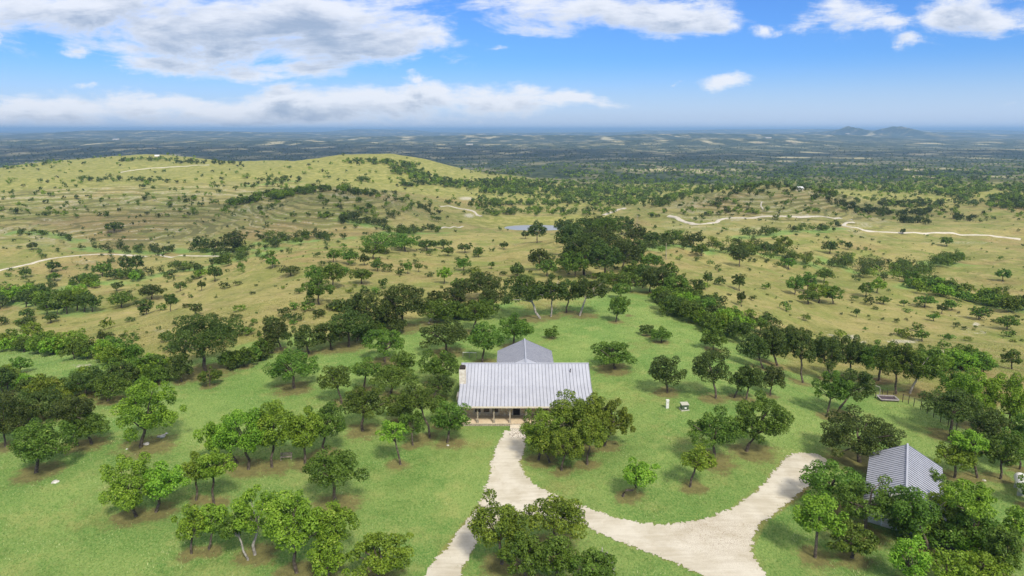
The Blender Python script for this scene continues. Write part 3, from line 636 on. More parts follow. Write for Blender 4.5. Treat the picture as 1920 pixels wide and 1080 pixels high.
# trees of the middle distance: foot x,y, width, height in the photograph, tone
MID = [
 (598,571,52,48,'m',"round oak with a dark shade patch on the slope left of the ridge"),(625,540,44,42,'m',"full oak just above the round shaded oak on the left slope"),
 (590,530,32,28,'m',"smaller oak left of the full oak on the left slope"),(678,532,42,26,'m',"flat-topped light oak right of the full oak on the left slope"),
 (285,561,42,24,'d',"flat dark oak on the straw slope above the big dark oak, the larger of two"),(228,577,38,26,'m',"pale loose tree left of the flat dark oak on the straw slope"),
 (275,590,22,24,'d',"upright dark tree below the flat dark oak on the straw slope"),(320,584,18,36,'d',"tall thin tree on the straw slope right of the upright dark tree"),
 (368,592,20,18,'d',"little dark tree above the big dark oak's crown"),(52,598,25,16,'d',"small umbrella tree on the pale bench at the left edge"),
 (88,590,26,22,'m',"dull green tree at the foot of the left thicket"),(108,590,17,22,'d',"narrow dark tree at the foot of the left thicket"),(95,605,28,14,'d',"low dark bush below the narrow tree at the left"),
 (219,545,20,13,'d',"small dark bush upslope of the pale loose tree"),(403,528,24,26,'d',"dark ragged tree on the left slope beside a yellow bush"),(377,521,26,12,'y',"yellow-green low bush left of the ragged tree"),
 (338,546,20,14,'d',"small round bush on the left slope between the flat oak and the ragged tree"),(378,545,14,15,'d',"little tree right of the small round bush on the left slope"),
 (192,518,32,23,'m',"bold round green tree below the white road on the left"),(166,535,34,20,'m',"round green bush in the left valley floor"),(257,510,28,28,'d',"dark tree group's tallest on the left valley floor"),
 (235,512,24,28,'d',"greyish tree beside the tallest on the left valley floor"),(97,510,24,18,'d',"grey-green bush below the bend of the white road"),(103,527,20,14,'m',"small green bush under the grey-green bush by the white road"),
 (48,520,20,14,'m',"solitary bush just under the white road at the left"),(214,436,32,17,'m',"olive oval tree on the fold of the far left slope"),(436,473,38,36,'d',"largest dark tree of the creek line below the terraced hill"),
 (373,471,30,24,'d',"dark round creek tree left of the largest one"),(404,470,22,18,'d',"creek tree close to the left of the largest one"),(60,468,18,11,'d',"lone dot of a tree on the grassy knoll at the left"),
 (511,503,24,18,'m',"round oak at the left of the straw ridge slope"),(545,517,36,14,'d',"flat pair-like bush below the round oak of the straw ridge slope"),(625,492,26,20,'m',"oak in the middle of the left ridge slope"),
 (654,496,28,22,'m',"oak right of the middle one on the left ridge slope"),(683,498,18,18,'d',"dark small oak right of two green ones on the left ridge slope"),(708,508,30,14,'d',"flat dark oak above the light flat-topped oak"),
 (765,514,14,18,'m',"thin sapling in the clearing left of the ridge"),(705,502,13,12,'m',"small sapling on the clearing's left side"),(785,510,14,12,'m',"sapling right of the thin one in the clearing"),
 (833,532,26,26,'b',"half bare white-stemmed tree in the straw clearing"),(870,508,24,20,'m',"loose tree at the upper right of the straw clearing"),(872,474,24,15,'d',"dark low oak on the straw saddle left of the ridge"),
 (840,480,24,15,'m',"oak with a shadow foot on the straw saddle"),(898,483,20,17,'m',"tree on the saddle between two dark oaks"),(945,468,15,12,'d',"small dark tree near the tan ridge flank"),
 (800,470,36,18,'d',"wide dark clump on the saddle slope"),(832,466,26,14,'d',"dark tree right of the wide clump on the saddle"),(921,504,12,9,'d',"tiny dark bush on the tan ridge flank"),
 (715,474,70,26,'m',"broad grove crown on the saddle, the bright middle one"),(760,472,50,30,'m',"broad grove crown on the saddle, the right one"),(700,484,44,24,'m',"broad grove crown on the saddle, the left one"),
 (1007,455,32,36,'d',"tall dark tree against the pond"),(985,448,14,12,'d',"small dark tree at the pond bank left of the tall one"),(1013,506,42,34,'d',"dark oak on the left shoulder of the ridge"),
 (1025,518,36,26,'m',"light oak below the dark one on the left shoulder of the ridge"),(970,520,24,20,'d',"dark bush left of the ridge shoulder"),
 (1070,478,46,44,'d',"steep dark oak at the upper left of the ridge grove"),(1095,515,66,58,'d',"largest oak in the centre of the ridge grove"),(1135,522,58,52,'d',"second large oak at the right of the ridge grove centre"),
 (1120,470,52,34,'d',"oak behind the centre of the ridge grove"),(1060,505,28,18,'m',"small light oak at the left foot of the ridge grove"),(1168,510,50,46,'d',"oak on the right flank of the ridge grove"),
 (1090,450,44,30,'d',"oak at the far tip of the ridge, left"),(1118,436,40,26,'d',"oak at the far tip of the ridge, middle"),(1140,450,46,34,'m',"lighter oak at the far tip of the ridge, right"),
 (1165,440,36,26,'d',"dark oak at the outer right of the ridge tip"),(1058,440,30,24,'d',"dark oak at the outer left of the ridge tip"),(1187,459,40,28,'d',"dense oak right of the ridge tip above the tan saddle"),
 (1215,504,44,22,'m',"low oak at the right edge of the ridge grove"),(1190,530,42,30,'m',"bright oak below the right edge of the ridge grove"),(1240,552,58,46,'d',"dark upright oak cluster right of the umbrella grove, right one"),
 (1108,490,50,40,'d',"oak crown between the steep dark oak and the ridge grove centre"),(1150,490,50,38,'d',"oak crown filling the right shoulder of the ridge grove"),(1078,520,40,36,'m',"oak at the left front of the ridge grove"),
 (1188,492,40,32,'d',"oak at the back right of the ridge grove"),(1120,446,36,26,'d',"oak crowded in the middle of the ridge tip"),(1078,462,36,26,'d',"oak on the left just before the ridge tip"),(1205,540,36,32,'d',"oak rising behind the dark cluster right of the umbrella grove"),
 (1255,520,30,24,'m',"ragged bush above the dark upright cluster on the ridge shoulder"),(1265,560,44,34,'m',"oak where the dark cluster meets the right thicket"),
 (1218,548,40,38,'d',"dark oak right of the umbrella grove, left one"),(1150,545,40,28,'m',"low oak between the umbrella grove and the dark cluster"),(1182,548,40,26,'m',"low light oak left of the dark cluster"),(1165,560,30,24,'m',"small oak just right of the umbrella grove"),
 (1387,500,30,34,'d',"lone dark oak on the tan slope right of the ridge"),(1315,480,32,20,'m',"pale open oak on the tan slope near the creek bend"),(1225,463,30,22,'d',"dark bush in the row leading off the ridge tip, first"),
 (1300,462,30,20,'d',"dark round tree in the row leading off the ridge tip, last"),(1262,458,30,20,'m',"green tree in the middle of the row leading off the ridge tip"),
 (1490,552,30,28,'m',"loose tree at the left of the slope clump on the right flank"),(1514,548,32,32,'m',"oak at the back of the slope clump on the right flank"),(1545,530,30,24,'m',"oak above the slope clump on the right flank"),
 (1535,568,40,34,'b',"bright oak in the centre of the slope clump on the right flank"),(1562,570,34,30,'m',"dark-edged oak at the right of the slope clump on the right flank"),(1515,570,34,22,'m',"low bush at the front of the slope clump on the right flank"),
 (1624,557,24,24,'m',"upright oak right of the slope clump"),(1644,549,28,24,'b',"pale-trunked oak beside the upright oak right of the slope clump"),(1606,595,10,12,'d',"single sapling below the slope clump on the right flank"),
 (1656,570,24,12,'m',"low bush below the pale-trunked oak on the right flank"),(1695,575,14,10,'m',"small leaning bush in the middle of the right flank"),(1733,576,34,20,'m',"flat pair of crowns high on the right flank"),
 (1766,588,16,14,'d',"small tree left of the flat crowns' end on the right flank"),(1785,582,28,16,'m',"bush by the creek edge on the right flank"),(1835,600,28,22,'m',"bush group low on the right flank"),
 (1750,602,18,10,'m',"small low bush in the straw of the right flank"),(1729,640,24,17,'m',"lone round bush with a shadow on the pale rock band"),(1888,618,32,22,'m',"bush clump at the lower right flank"),(1897,692,34,30,'m',"bush at the right edge of the rocky slope"),
 (1880,527,24,20,'m',"lone oak on the bare slope near the right edge"),(1775,462,22,15,'m',"lone oak just under the gravel road on the right"),(1556,476,26,20,'d',"dark oak above the right creek wood"),
 (1590,468,14,12,'d',"small dark tree above the right creek wood"),(1436,478,26,20,'d',"round green oak at the creek bend"),(1478,505,28,18,'m',"green bush on the near bank of the creek bend"),
 (1469,470,30,24,'y',"yellow-green tree at the creek bend"),(1693,439,10,8,'d',"tree on the verge of the gravel road at the right"),(1800,483,12,8,'m',"small bush on the bare slope near the right creek wood"),
 (1386,545,22,26,'d',"dark spindly tree on the tan slope above the thicket"),(1310,555,20,26,'d',"dark spindly tree at the thicket's upper edge"),(1326,535,16,20,'d',"thin dark tree beyond the thicket's upper edge"),
 (1390,575,14,32,'d',"tall sapling on the tan slope above the rim oaks"),(1425,624,28,22,'m',"round bush at the right end of the thicket"),
 (45,660,40,24,'m',"green mound of bush at the near ravine, left"),(100,664,44,26,'m',"green mound of bush at the near ravine, second"),(62,638,34,30,'y',"bright yellow-green tree at the near ravine, left one"),
 (145,660,40,34,'y',"bright yellow-green tree at the near ravine, right one"),(85,645,30,20,'y',"small yellow bush between the two bright ravine trees"),(205,668,50,32,'m',"wide green tree at the near ravine beyond the bright ones"),
 (175,672,40,20,'m',"low green bush right of the bright ravine trees"),(245,678,40,22,'d',"dark bush closing the near ravine on the right"),(45,618,34,20,'d',"brown-green bush above the near ravine"),(192,645,16,20,'d',"lone sapling above the near ravine"),
 (870,565,50,36,'d',"dark oak in the grove above the house, left"),(905,560,60,42,'d',"large domed oak in the grove above the house"),(925,582,50,34,'d',"dark oak at the right of the grove above the house"),
 (850,590,50,44,'d',"oak at the left front of the grove above the house"),(895,542,30,28,'m',"light tree behind the grove above the house"),(815,580,26,30,'d',"small leaning oak at the left of the grove above the house"),
]
for (bx, by, w, h, tone, lab) in MID:
    w *= 1.12; h *= 1.12
    if 'ridge grove' in lab or 'ridge tip' in lab or 'tip of the ridge' in lab or 'dark cluster' in lab: w *= 1.18; h *= 1.18
    plant_tree("oak_tree", bx, by, bx - w / 2, by - h, bx + w / 2, by - h * .08, tone, lab, "oaks scattered on the slopes and along the ridge", litter=.55 if by > 520 else .3)

# bands of wood along creeks and draws: polyline, half width px, number, tree size m, tones, words
BANDS = [
 ([(-40,572),(40,566),(100,574),(160,586)],14,34,(5,8.5),'mmbbd',"leafy tree in the thick green wood at the left edge below the white road"),
 ([(1245,575),(1290,598),(1340,618),(1400,636)],17,30,(4.5,6.5),'mmbbd',"bushy tree in the tangled thicket above the right of the house green"),
 ([(1555,492),(1620,512),(1700,515),(1735,520)],15,46,(6,9),'dddmmb',"tree in the densest creek wood on the right"),
 ([(1745,494),(1810,496)],8,14,(6,9),'mmb',"tree in the green clump above the right creek wood"),
 ([(1195,468),(1240,462),(1300,462)],7,14,(5,7),'dddm',"dark tree in the row running off the ridge tip"),
 ([(1700,538),(1780,552),(1840,566),(1930,584)],9,40,(4,7),'mmbby',"bright bushy tree in the lower creek strip on the right"),
 ([(1320,470),(1400,470),(1470,482),(1530,500)],11,38,(4.5,7.5),'ddmmy',"tree in the creek bend beyond the tan slope"),
 ([(1385,446),(1450,440),(1520,434),(1570,428)],6,26,(4,7),'ddm',"tree in the draw below the long gravel road"),
 ([(140,535),(240,528),(330,508),(420,494),(500,476)],10,48,(3.5,6.5),'ddmmb',"bush in the draw running through the left valley"),
 ([(0,560),(60,552),(110,545)],8,10,(4,7),'ddm',"tree at the back of the left edge wood"),
 ([(150,466),(230,472),(300,474),(370,472),(440,474),(520,466)],5,44,(4,7.5),'dddm',"dark tree in the creek line at the foot of the terraced hill"),
 ([(20,436),(90,440),(150,452)],4,14,(3.5,6),'ddm',"dark bush along the fold behind the grassy knoll"),
 ([(490,455),(540,452),(590,452),(650,446)],8,34,(4,7),'ddm',"dark tree in the hollow at the left foot of the ridge"),
 ([(640,412),(680,420),(720,425)],7,22,(4.5,7.5),'ddd',"dark tree in the draw left of the pond"),
 ([(720,438),(780,436),(830,436)],7,22,(4.5,7),'ddm',"dark tree in the row leading to the pond"),
 ([(560,340),(500,345),(460,350)],5,20,(5,8),'dmm',"tree in the oval grove on the sunny hill"),
 ([(150,340),(230,338),(330,342)],4,34,(5,8),'dmm',"tree in the long grove on the sunny left hill"),
 ([(1330,390),(1380,362),(1440,352),(1520,360),(1560,368)],4,40,(4,7),'dddm',"dark tree along the crest of the tan hill on the right"),
 ([(1545,378),(1620,398),(1700,404),(1760,398)],5,60,(5,8),'ddd',"dark tree in the wood behind the tan hill"),
 ([(1690,415),(1740,418)],5,14,(5,8),'ddd',"dark tree in the clump beyond the gravel road"),
 ([(1790,412),(1830,412)],4,10,(5,8),'ddd',"dark tree in the right clump beyond the gravel road"),
 ([(900,398),(980,398),(1060,400),(1150,398)],7,80,(4,7),'mmbb',"bright tree in the wood behind the pond dam"),
 ([(620,360),(700,365),(780,385),(820,410)],6,46,(4,7),'ddm',"tree along the back of the brown slope left of the pond"),
 ([(840,382),(900,388),(960,380)],6,30,(4,7),'dmm',"tree in the meadow behind the pond"),
 ([(1000,372),(1150,378),(1260,380)],9,110,(4.5,7.5),'dmm',"tree in the broad wood beyond the pond"),
 ([(830,345),(950,350),(1050,352),(1150,360)],7,150,(5,8),'ddm',"tree in the far green wood beyond the pond"),
 ([(1640,385),(1780,385),(1930,380)],6,90,(5,8),'ddm',"tree of the far wood on the right"),
 ([(0,652),(80,658),(160,672),(250,684)],7,34,(3.5,5.5),'mmbyb',"green bush packed along the near ravine on the left"),
 ([(-20,722),(60,742),(130,742),(215,722),(300,700)],10,24,(3,5),'mmbdy',"dark bush in the thicket between the left lawn and the ravine"),
 ([(-20,770),(30,790),(60,800)],10,9,(3,4.5),'ddm',"dark bush massed at the left edge of the lawn"),
 ([(430,690),(480,672),(520,662)],6,8,(2.5,4),'ddm',"low bush trailing right from the big dark oak"),
 ([(1440,655),(1530,662),(1610,672),(1700,690)],11,12,(3.5,5.5),'ddmm',"bush filling under the right plateau rim oaks"),
 ([(1720,690),(1780,690),(1860,696)],8,20,(3.5,5.5),'mmb',"bush behind the bright right twins"),
 ([(1700,1000),(1760,1020),(1850,1050)],14,8,(3.5,5),'mmb',"bush among the oaks below the small building"),
 ([(820,600),(870,596),(930,590)],8,12,(3.5,5.5),'ddm',"bush in the grove above the house"),
 ([(640,640),(700,628),(760,618)],6,8,(3,4.5),'ddm',"bush under the tall oak row behind the house"),
 ([(1230,570),(1262,562),(1300,575)],8,12,(3.5,5),'mmb',"bush along the upper edge of the tangled thicket"),
 ([(330,303),(420,306),(470,312)],4,40,(5,8),'ddd',"tree behind the far left hill"),
]
cand = []   # x, y, z, size, tone, band
for bi, (pl, hw, cnt, (s0, s1), tones, words) in enumerate(BANDS):
    pl = np.array(pl, float); seg = np.linalg.norm(np.diff(pl, axis=0), axis=1); t = np.concatenate([[0], np.cumsum(seg)])
    q = rng.uniform(0, t[-1], cnt); px = np.interp(q, t, pl[:, 0]); py = np.interp(q, t, pl[:, 1])
    px += rng.normal(size=cnt) * hw * .5; py += np.clip(rng.normal(size=cnt), -1.7, 1.7) * hw * .55
    x, y, z = ground_at(px, py)
    for i in range(cnt):
        if np.isfinite(y[i]): cand.append((x[i], y[i], z[i], rng.uniform(s0, s1), tones[rng.integers(len(tones))], bi))
cand.sort(key=lambda c: c[1])
LIM = 298 - len(NEAR) - len(MID)
tc = [c for c in cand if 'bush' not in BANDS[c[5]][5].split()[:2] and 'bushy' not in BANDS[c[5]][5]]; bc = [c for c in cand if c not in tc]
NB = 235
for i, (x, y, z, s, tone, bi) in enumerate(bc[:NB]):
    px, py, d = to_px(x, y, z); w = s * 1280 / d; h = w * rng.uniform(.68, .9); wd = BANDS[bi][5].replace('bushy tree', 'bush')
    plant_tree("thicket_bush", px, py, px - w / 2, py - h, px + w / 2, py, tone, wd, "bushes: " + wd, 'bush', litter=.4, dens=.8, seed=7000 + i, bush=True)
for i, (x, y, z, s, tone, bi) in enumerate(tc[:max(LIM, 0)]):
    px, py, d = to_px(x, y, z); w = s * 1280 / d; h = w * rng.uniform(.72, .95)
    plant_tree("oak_tree", px, py, px - w / 2, py - h, px + w / 2, py - h * .1, tone, BANDS[bi][5], "trees of " + BANDS[bi][5].split(" in the ")[-1].split(" at the ")[-1], litter=.35, dens=.8, seed=5000 + i)
REST = tc[max(LIM, 0):] + bc[NB:]

# ------------------------------------------------------------------ roads, drive and pond
def inside(px, py, poly):
    poly = np.asarray(poly); c = np.zeros(px.shape, bool); j = len(poly) - 1
    for i in range(len(poly)):
        xi, yi = poly[i]; xj, yj = poly[j]
        hit = ((yi > py) != (yj > py)) & (px < (xj - xi) * (py - yi) / ((yj - yi) if yj != yi else 1e-9) + xi); c ^= hit; j = i
    return c
DRIVE_PX = [(950,806),(943,820),(930,840),(917,880),(915,905),(905,935),(880,975),(850,1010),(820,1045),(797,1082),(770,1125),(840,1140),(866,1078),(885,1035),
 (905,1000),(940,975),(1000,965),(1050,972),(1090,985),(1145,1007),(1210,1035),(1272,1057),(1320,1082),(1390,1130),(1480,1130),(1442,1083),(1425,1062),(1408,1035),(1410,1010),
 (1430,980),(1462,955),(1500,925),(1535,895),(1556,876),(1550,860),(1528,850),(1498,849),(1472,860),(1450,885),(1420,920),(1370,955),(1320,975),(1260,984),(1200,982),(1150,970),
 (1095,950),(1060,944),(1003,910),(980,890),(976,860),(984,838),(984,806)]
DRIVE = np.array([G(a, b)[:2] for a, b in DRIVE_PX])
def on_drive(x, y, grow=0.0):
    e = (fbm(x, y, 2.6, 3, 88) - .5) * .7 + (fbm(x, y, .3, 2, 89) - .5) * .7
    e2 = (fbm(x + 50, y, 2.6, 3, 90) - .5) * .7 + (fbm(x + 9, y, .3, 2, 92) - .5) * .7
    return inside(x + e + grow, y + e2, DRIVE) | inside(x + e - grow, y + e2, DRIVE)
def sheet(name, mask_fn, x0, x1, y0, y1, step, lift, mat, **kw):
    gx = np.arange(x0, x1, step); gy = np.arange(y0, y1, step); Xg, Yg = np.meshgrid(gx, gy)
    m = mask_fn(Xg[:-1, :-1] + step / 2, Yg[:-1, :-1] + step / 2)
    i, j = np.nonzero(m); nx = len(gx); F = np.stack([i * nx + j, i * nx + j + 1, (i + 1) * nx + j + 1, (i + 1) * nx + j], 1)
    used, inv = np.unique(F, return_inverse=True); Vx = Xg.ravel()[used]; Vy = Yg.ravel()[used]
    me = mesh_np(name, np.stack([Vx, Vy, height(Vx, Vy) + lift], 1), [inv.reshape(-1, 4)], mat, smooth=True)
    o = link(name, me); tag(o, **kw); return o
t = pbr("caliche", None, .95, 0, .1)
n1 = t.noise(t.pos, .35, 5, .6); n2 = t.noise(t.pos, 13.0, 5, .8); n4 = t.noise(t.mapping(t.pos, (.22, 2.4, 1), rot=(0, 0, -.42)), 1.0, 4, .6); n3 = t.noise(t.vmath('ADD', t.pos, (9, 2, 0)), 1.1, 5, .7)
c = t.mix(t.smooth(n1, .35, .65), (0.49, 0.445, 0.355), (0.60, 0.56, 0.475)); c = t.mix(t.math('MULTIPLY', t.smooth(n3, .56, .7), .35), c, (0.36, 0.30, 0.21))
c = t.mix(t.math('MULTIPLY', t.smooth(n2, .58, .66), .28), c, (0.36, 0.29, 0.21)); c = t.mix(t.math('MULTIPLY', t.smooth(n2, .42, .34), .3), c, (0.66, 0.61, 0.50))
c = t.mix(t.math('MULTIPLY', t.smooth(n4, .50, .62), .22), c, (0.66, 0.62, 0.53)); c = t.mix(t.math('MULTIPLY', t.smooth(n4, .48, .38), .18), c, (0.36, 0.31, 0.22))
dx_, dy_, dz_ = G(1350, 1000)
dd = t.vmath('DISTANCE', t.pos, (dx_, dy_, dz_)); lf = t.math('MULTIPLY', t.smooth(dd, 8, 1.5), t.smooth(t.noise(t.pos, 11.0, 4, .8), .53, .60))
c = t.mix(t.math('MULTIPLY', lf, .8), c, (0.20, 0.115, 0.07))
t.put(t.p.inputs['Base Color'], c)
b = t.node('ShaderNodeBump'); b.inputs['Distance'].default_value = .05; t.put(b.inputs['Height'], n2); t.l.new(b.outputs[0], t.p.inputs['Normal'])
CALICHE = t.m
sheet("gravel_drive", on_drive, -20, 60, 50, 94, .16, .045, CALICHE, kind='structure')
def road_mask(pl, w):
    P = np.array([G(a, b)[:2] for a, b in pl]); P = P[np.isfinite(P).all(1)]
    return P
def ribbon(name, pl, w, lift):
    P = road_mask(pl, w); seg = np.linalg.norm(np.diff(P, axis=0), axis=1); tt = np.concatenate([[0], np.cumsum(seg)])
    q = np.arange(0, tt[-1], 1.5)
    x = np.interp(q, tt, P[:, 0]); y = np.interp(q, tt, P[:, 1]); k = np.ones(9) / 9
    for _ in range(2): x = np.convolve(np.pad(x, 4, 'edge'), k, 'valid'); y = np.convolve(np.pad(y, 4, 'edge'), k, 'valid')
    tx, ty = np.gradient(x), np.gradient(y); L = np.hypot(tx, ty) + 1e-9; nx, ny = -ty / L, tx / L
    rows = []
    M = 7
    for k in range(M):
        f = (k / (M - 1) - .5) * 2; ww = w * .5 * (1 + (vnoise(q * .22, q * 0 + k * 3.1, 4) - .5) * .7)
        xx, yy = x + nx * f * ww, y + ny * f * ww; rows.append(np.stack([xx, yy, height(xx, yy) + lift * (1 if 0 < k < M - 1 else -.6)], 1))
    V = np.stack(rows, 1).reshape(-1, 3); nq = len(q); i = np.arange(nq - 1)[:, None] * M + np.arange(M - 1)[None]; i = i.ravel()
    o = link(name, mesh_np(name, V, [np.stack([i, i + 1, i + M + 1, i + M], 1)], CALICHE, smooth=True)); tag(o, kind='structure')
    return np.stack([x, y], 1)
ROADS = [ribbon("gravel_road", [(-60,524),(0,507),(60,494),(120,481),(150,478),(200,477.5),(240,478.5),(280,480.5),(340,480),(400,479),(430,479)], 2.3, .2),
         ribbon("gravel_road", [(1250,404),(1275,412),(1295,419),(1310,421.5),(1330,420),(1352,411),(1372,408.5),(1420,408),(1500,408),(1560,409),(1590,411.5),(1604,413.5)], 3.6, .45),
         ribbon("gravel_road", [(1604,417.5),(1580,420.5),(1576,423.5),(1600,427),(1625,433),(1660,436),(1720,437),(1790,438),(1850,441),(1925,450)], 3.0, .35),
         ribbon("gravel_road", [(1128,407),(1140,401),(1155,395),(1172,390)], 4, .5),
         ribbon("gravel_road", [(820,386),(850,387),(880,394),(893,400),(905,408)], 3, .4),
         ribbon("gravel_road", [(822,430),(845,427),(872,423)], 1.8, .3),
         ribbon("gravel_road", [(222,324),(260,318),(300,315),(350,312),(395,309)], 3, .5),
         ribbon("gravel_road", [(1430,377),(1426,383),(1428,390),(1434,396)], 1.2, .3)]
# pond water
t = pbr("pond_water", (0.30, 0.31, 0.31), .30, 0, .5)
b = t.node('ShaderNodeBump'); b.inputs['Distance'].default_value = .02; t.put(b.inputs['Height'], t.noise(t.pos, .8, 3, .6)); t.l.new(b.outputs[0], t.p.inputs['Normal'])
PW = [(18 + 30 * math.cos(a) * (1 + .12 * math.sin(3 * a + 1)), 517 + 19 * math.sin(a) * (1 + .1 * math.cos(2 * a))) for a in np.linspace(0, 2 * math.pi, 60)[:-1]]
me = bpy.data.meshes.new("pond"); me.from_pydata([(a, b_, POND_Z) for a, b_ in PW], [], [tuple(range(len(PW)))]); me.materials.append(t.m)
tag(link("pond", me), kind='structure')

# ------------------------------------------------------------------ ground sheet with its covers
pxg, pyg, dg = to_px(TX, TY, TZ); vis = dg > 5
lawn_y = np.interp(pxg, [-600,0,100,200,300,400,450,600,700,800,900,1000,1100,1180,1230,1330,1420,1500,1700,1920,2500], [640,640,655,672,690,680,668,640,612,602,590,578,572,545,560,618,655,690,742,775,800])
lawn = np.where(vis, sstep(pyg - lawn_y + (fbm(TX, TY, 9, 4, 140) - .5) * 60, -75, 55), 1.0); lawn = np.where((TY < 40), 1, lawn) * (1 - sstep(TY, 200, 260))
dryp = 0
for (cx, cy, sx, sy, a) in [(60,840,60,18,.75),(180,770,50,14,.7),(850,735,25,25,.5),(1500,700,90,25,.35),(1650,960,260,60,.35),(1880,840,80,60,.35),(700,850,160,25,.2),(990,640,60,40,.15),(240,690,60,8,.6)]:
    dryp = np.maximum(dryp, a * np.exp(-((pxg - cx) / sx) ** 2 - ((pyg - cy) / sy) ** 2))
lawn = np.clip(lawn - dryp * .6, 0, 1)
for pl, hw, cnt, *_r in BANDS[:16]:
    P_ = np.array([G(a, b)[:2] for a, b in pl if np.isfinite(G(a, b)[1])])
    for k in range(len(P_) - 1):
        a, b = P_[k], P_[k + 1]; L_ = max(np.hypot(*(b - a)), 1); sl = (SY[:, None] > math.log(max(min(a[1], b[1]) - 30 + 60, 20))) & (SY[:, None] < math.log(max(a[1], b[1]) + 90)) & np.ones((1, NC), bool)
        ii = np.nonzero(sl[:, 0])[0]; r_ = slice(ii[0], ii[-1] + 1)
        q = np.clip(((TX[r_] - a[0]) * (b[0] - a[0]) + (TY[r_] - a[1]) * (b[1] - a[1])) / L_ ** 2, 0, 1)
        dd_ = np.hypot(TX[r_] - a[0] - q * (b[0] - a[0]), TY[r_] - a[1] - q * (b[1] - a[1]))
        lawn[r_] = np.maximum(lawn[r_], .62 * np.exp(-(dd_ / 11) ** 2))
rock = np.zeros_like(TX)
for (cx, cy, sx, sy, a) in [(155,686,30,6,.75),(210,690,25,5,.5),(1595,632,22,7,.8),(1690,640,50,7,.75),(1760,662,60,7,.8),(1620,642,10,6,.7),(880,404,16,6,1),(875,372,22,5,.8),(300,620,40,10,.5),(1000,402,60,3,.35),
     (160,490,60,8,.5),(240,478,60,5,.6),(100,520,60,10,.45),(60,600,60,12,.4),(1830,620,80,20,.45),(1800,590,90,10,.4),(90,412,50,8,.5),(1800,455,150,6,.5),(1430,620,60,20,.4),(1557,628,14,6,.6),(1230,480,30,8,.5),
     (1830,608,10,5,.8),(60,440,40,8,.5),(350,620,16,8,.6),(1010,445,40,4,.4),(640,470,100,10,.35),(0,690,30,20,.4)]:
    rock = np.maximum(rock, min(a * 1.25, 1) * np.exp(-((pxg - cx) / sx) ** 2 - ((pyg - cy) / sy) ** 2) * vis)
rock = np.maximum(rock, .42 * (fbm(TX, TY, 40, 4, 77) > .56) * sstep(TY, 180, 350) * (1 - sstep(TY, 900, 1400)))
vr = np.zeros_like(TX); nb_ = (TY > 45) & (TY < 98) & (np.abs(TX - 20) < 48); vx, vy = TX[nb_], TY[nb_]; vv = np.zeros(vx.shape)
for k in range(14): vv += inside(vx + math.cos(k * .9) * (.5 + .16 * k), vy + math.sin(k * .9) * (.5 + .16 * k), DRIVE)
vr[nb_] = vv / 14; lawn = lawn * (1 - .55 * sstep(vr, .05, .6)); rock = np.maximum(rock, .62 * sstep(vr, .25, .8))
# verges of the drive are worn
litter = np.zeros_like(TX)
for (x, y, r, s) in FOOT:
    i0 = np.searchsorted(SY, math.log(max(y - 3 * r + 60, 15))); i1 = np.searchsorted(SY, math.log(y + 3 * r + 60)) + 1
    j0 = max(np.searchsorted(UU, (x - 3 * r) / (y + 60)) - 2, 0); j1 = np.searchsorted(UU, (x + 3 * r) / (y + 60)) + 2
    sl = (slice(i0, i1), slice(j0, j1))
    litter[sl] = np.maximum(litter[sl], s * 1.15 * np.exp(-(((TX[sl] - x) / (r * .95)) ** 2 + ((TY[sl] - y) / (r * .95)) ** 2)))
plain = sstep(TY + (fbm(TX, TY, 200, 4, 66) - .5) * 700, 1250, 1700)
plain = np.where((pxg > 900) & vis, np.maximum(plain, sstep(TY + (fbm(TX, TY, 120, 4, 67) - .5) * 500, 1000, 1300)), plain)
bright = sstep(TY + (fbm(TX, TY, 90, 3, 15) - .5) * 120, 640, 760) * (1 - plain)
dm = (1 - sstep(np.sqrt(((TX - 14) / 75) ** 2 + ((TY - 540) / 40) ** 2), .7, 1.1)); bright = np.maximum(bright, dm * .9)
uu = TX / (TY + 60)
terr = sstep(TY, 380, 450) * (1 - sstep(TY, 660, 760)) * np.maximum(sstep(-uu, .10, .2), sstep(uu, .17, .24) * (1 - sstep(uu, .45, .55))) * (1 - dm)
one = np.ones_like(TX)
F = (np.arange(NR - 1)[:, None] * NC + np.arange(NC - 1)[None]).ravel(); F = np.stack([F, F + 1, F + NC + 1, F + NC], 1)
me = mesh_np("ground", np.stack([TX, TY, TZ], 2).reshape(-1, 3), [F], GROUND,
             {'zone': np.stack([lawn, litter, rock, one], 2).reshape(-1, 4), 'zone2': np.stack([plain, bright, terr, one], 2).reshape(-1, 4)}, smooth=True)
tag(link("ground", me), kind='structure')
def grid_at(A, x, y):
    u, s = us(x, y); i = np.clip(((s - SY[0]) / (SY[1] - SY[0])).round().astype(int), 0, NR - 1); j = np.clip(((u - UU[0]) / (UU[1] - UU[0])).round().astype(int), 0, NC - 1)
    return A[i, j]
def near_road(x, y, w=4.5):
    m = np.zeros(x.shape, bool)
    for P in ROADS:
        for i in range(0, len(P), 3): m |= (np.abs(x - P[i, 0]) < w) & (np.abs(y - P[i, 1]) < w)
    return m

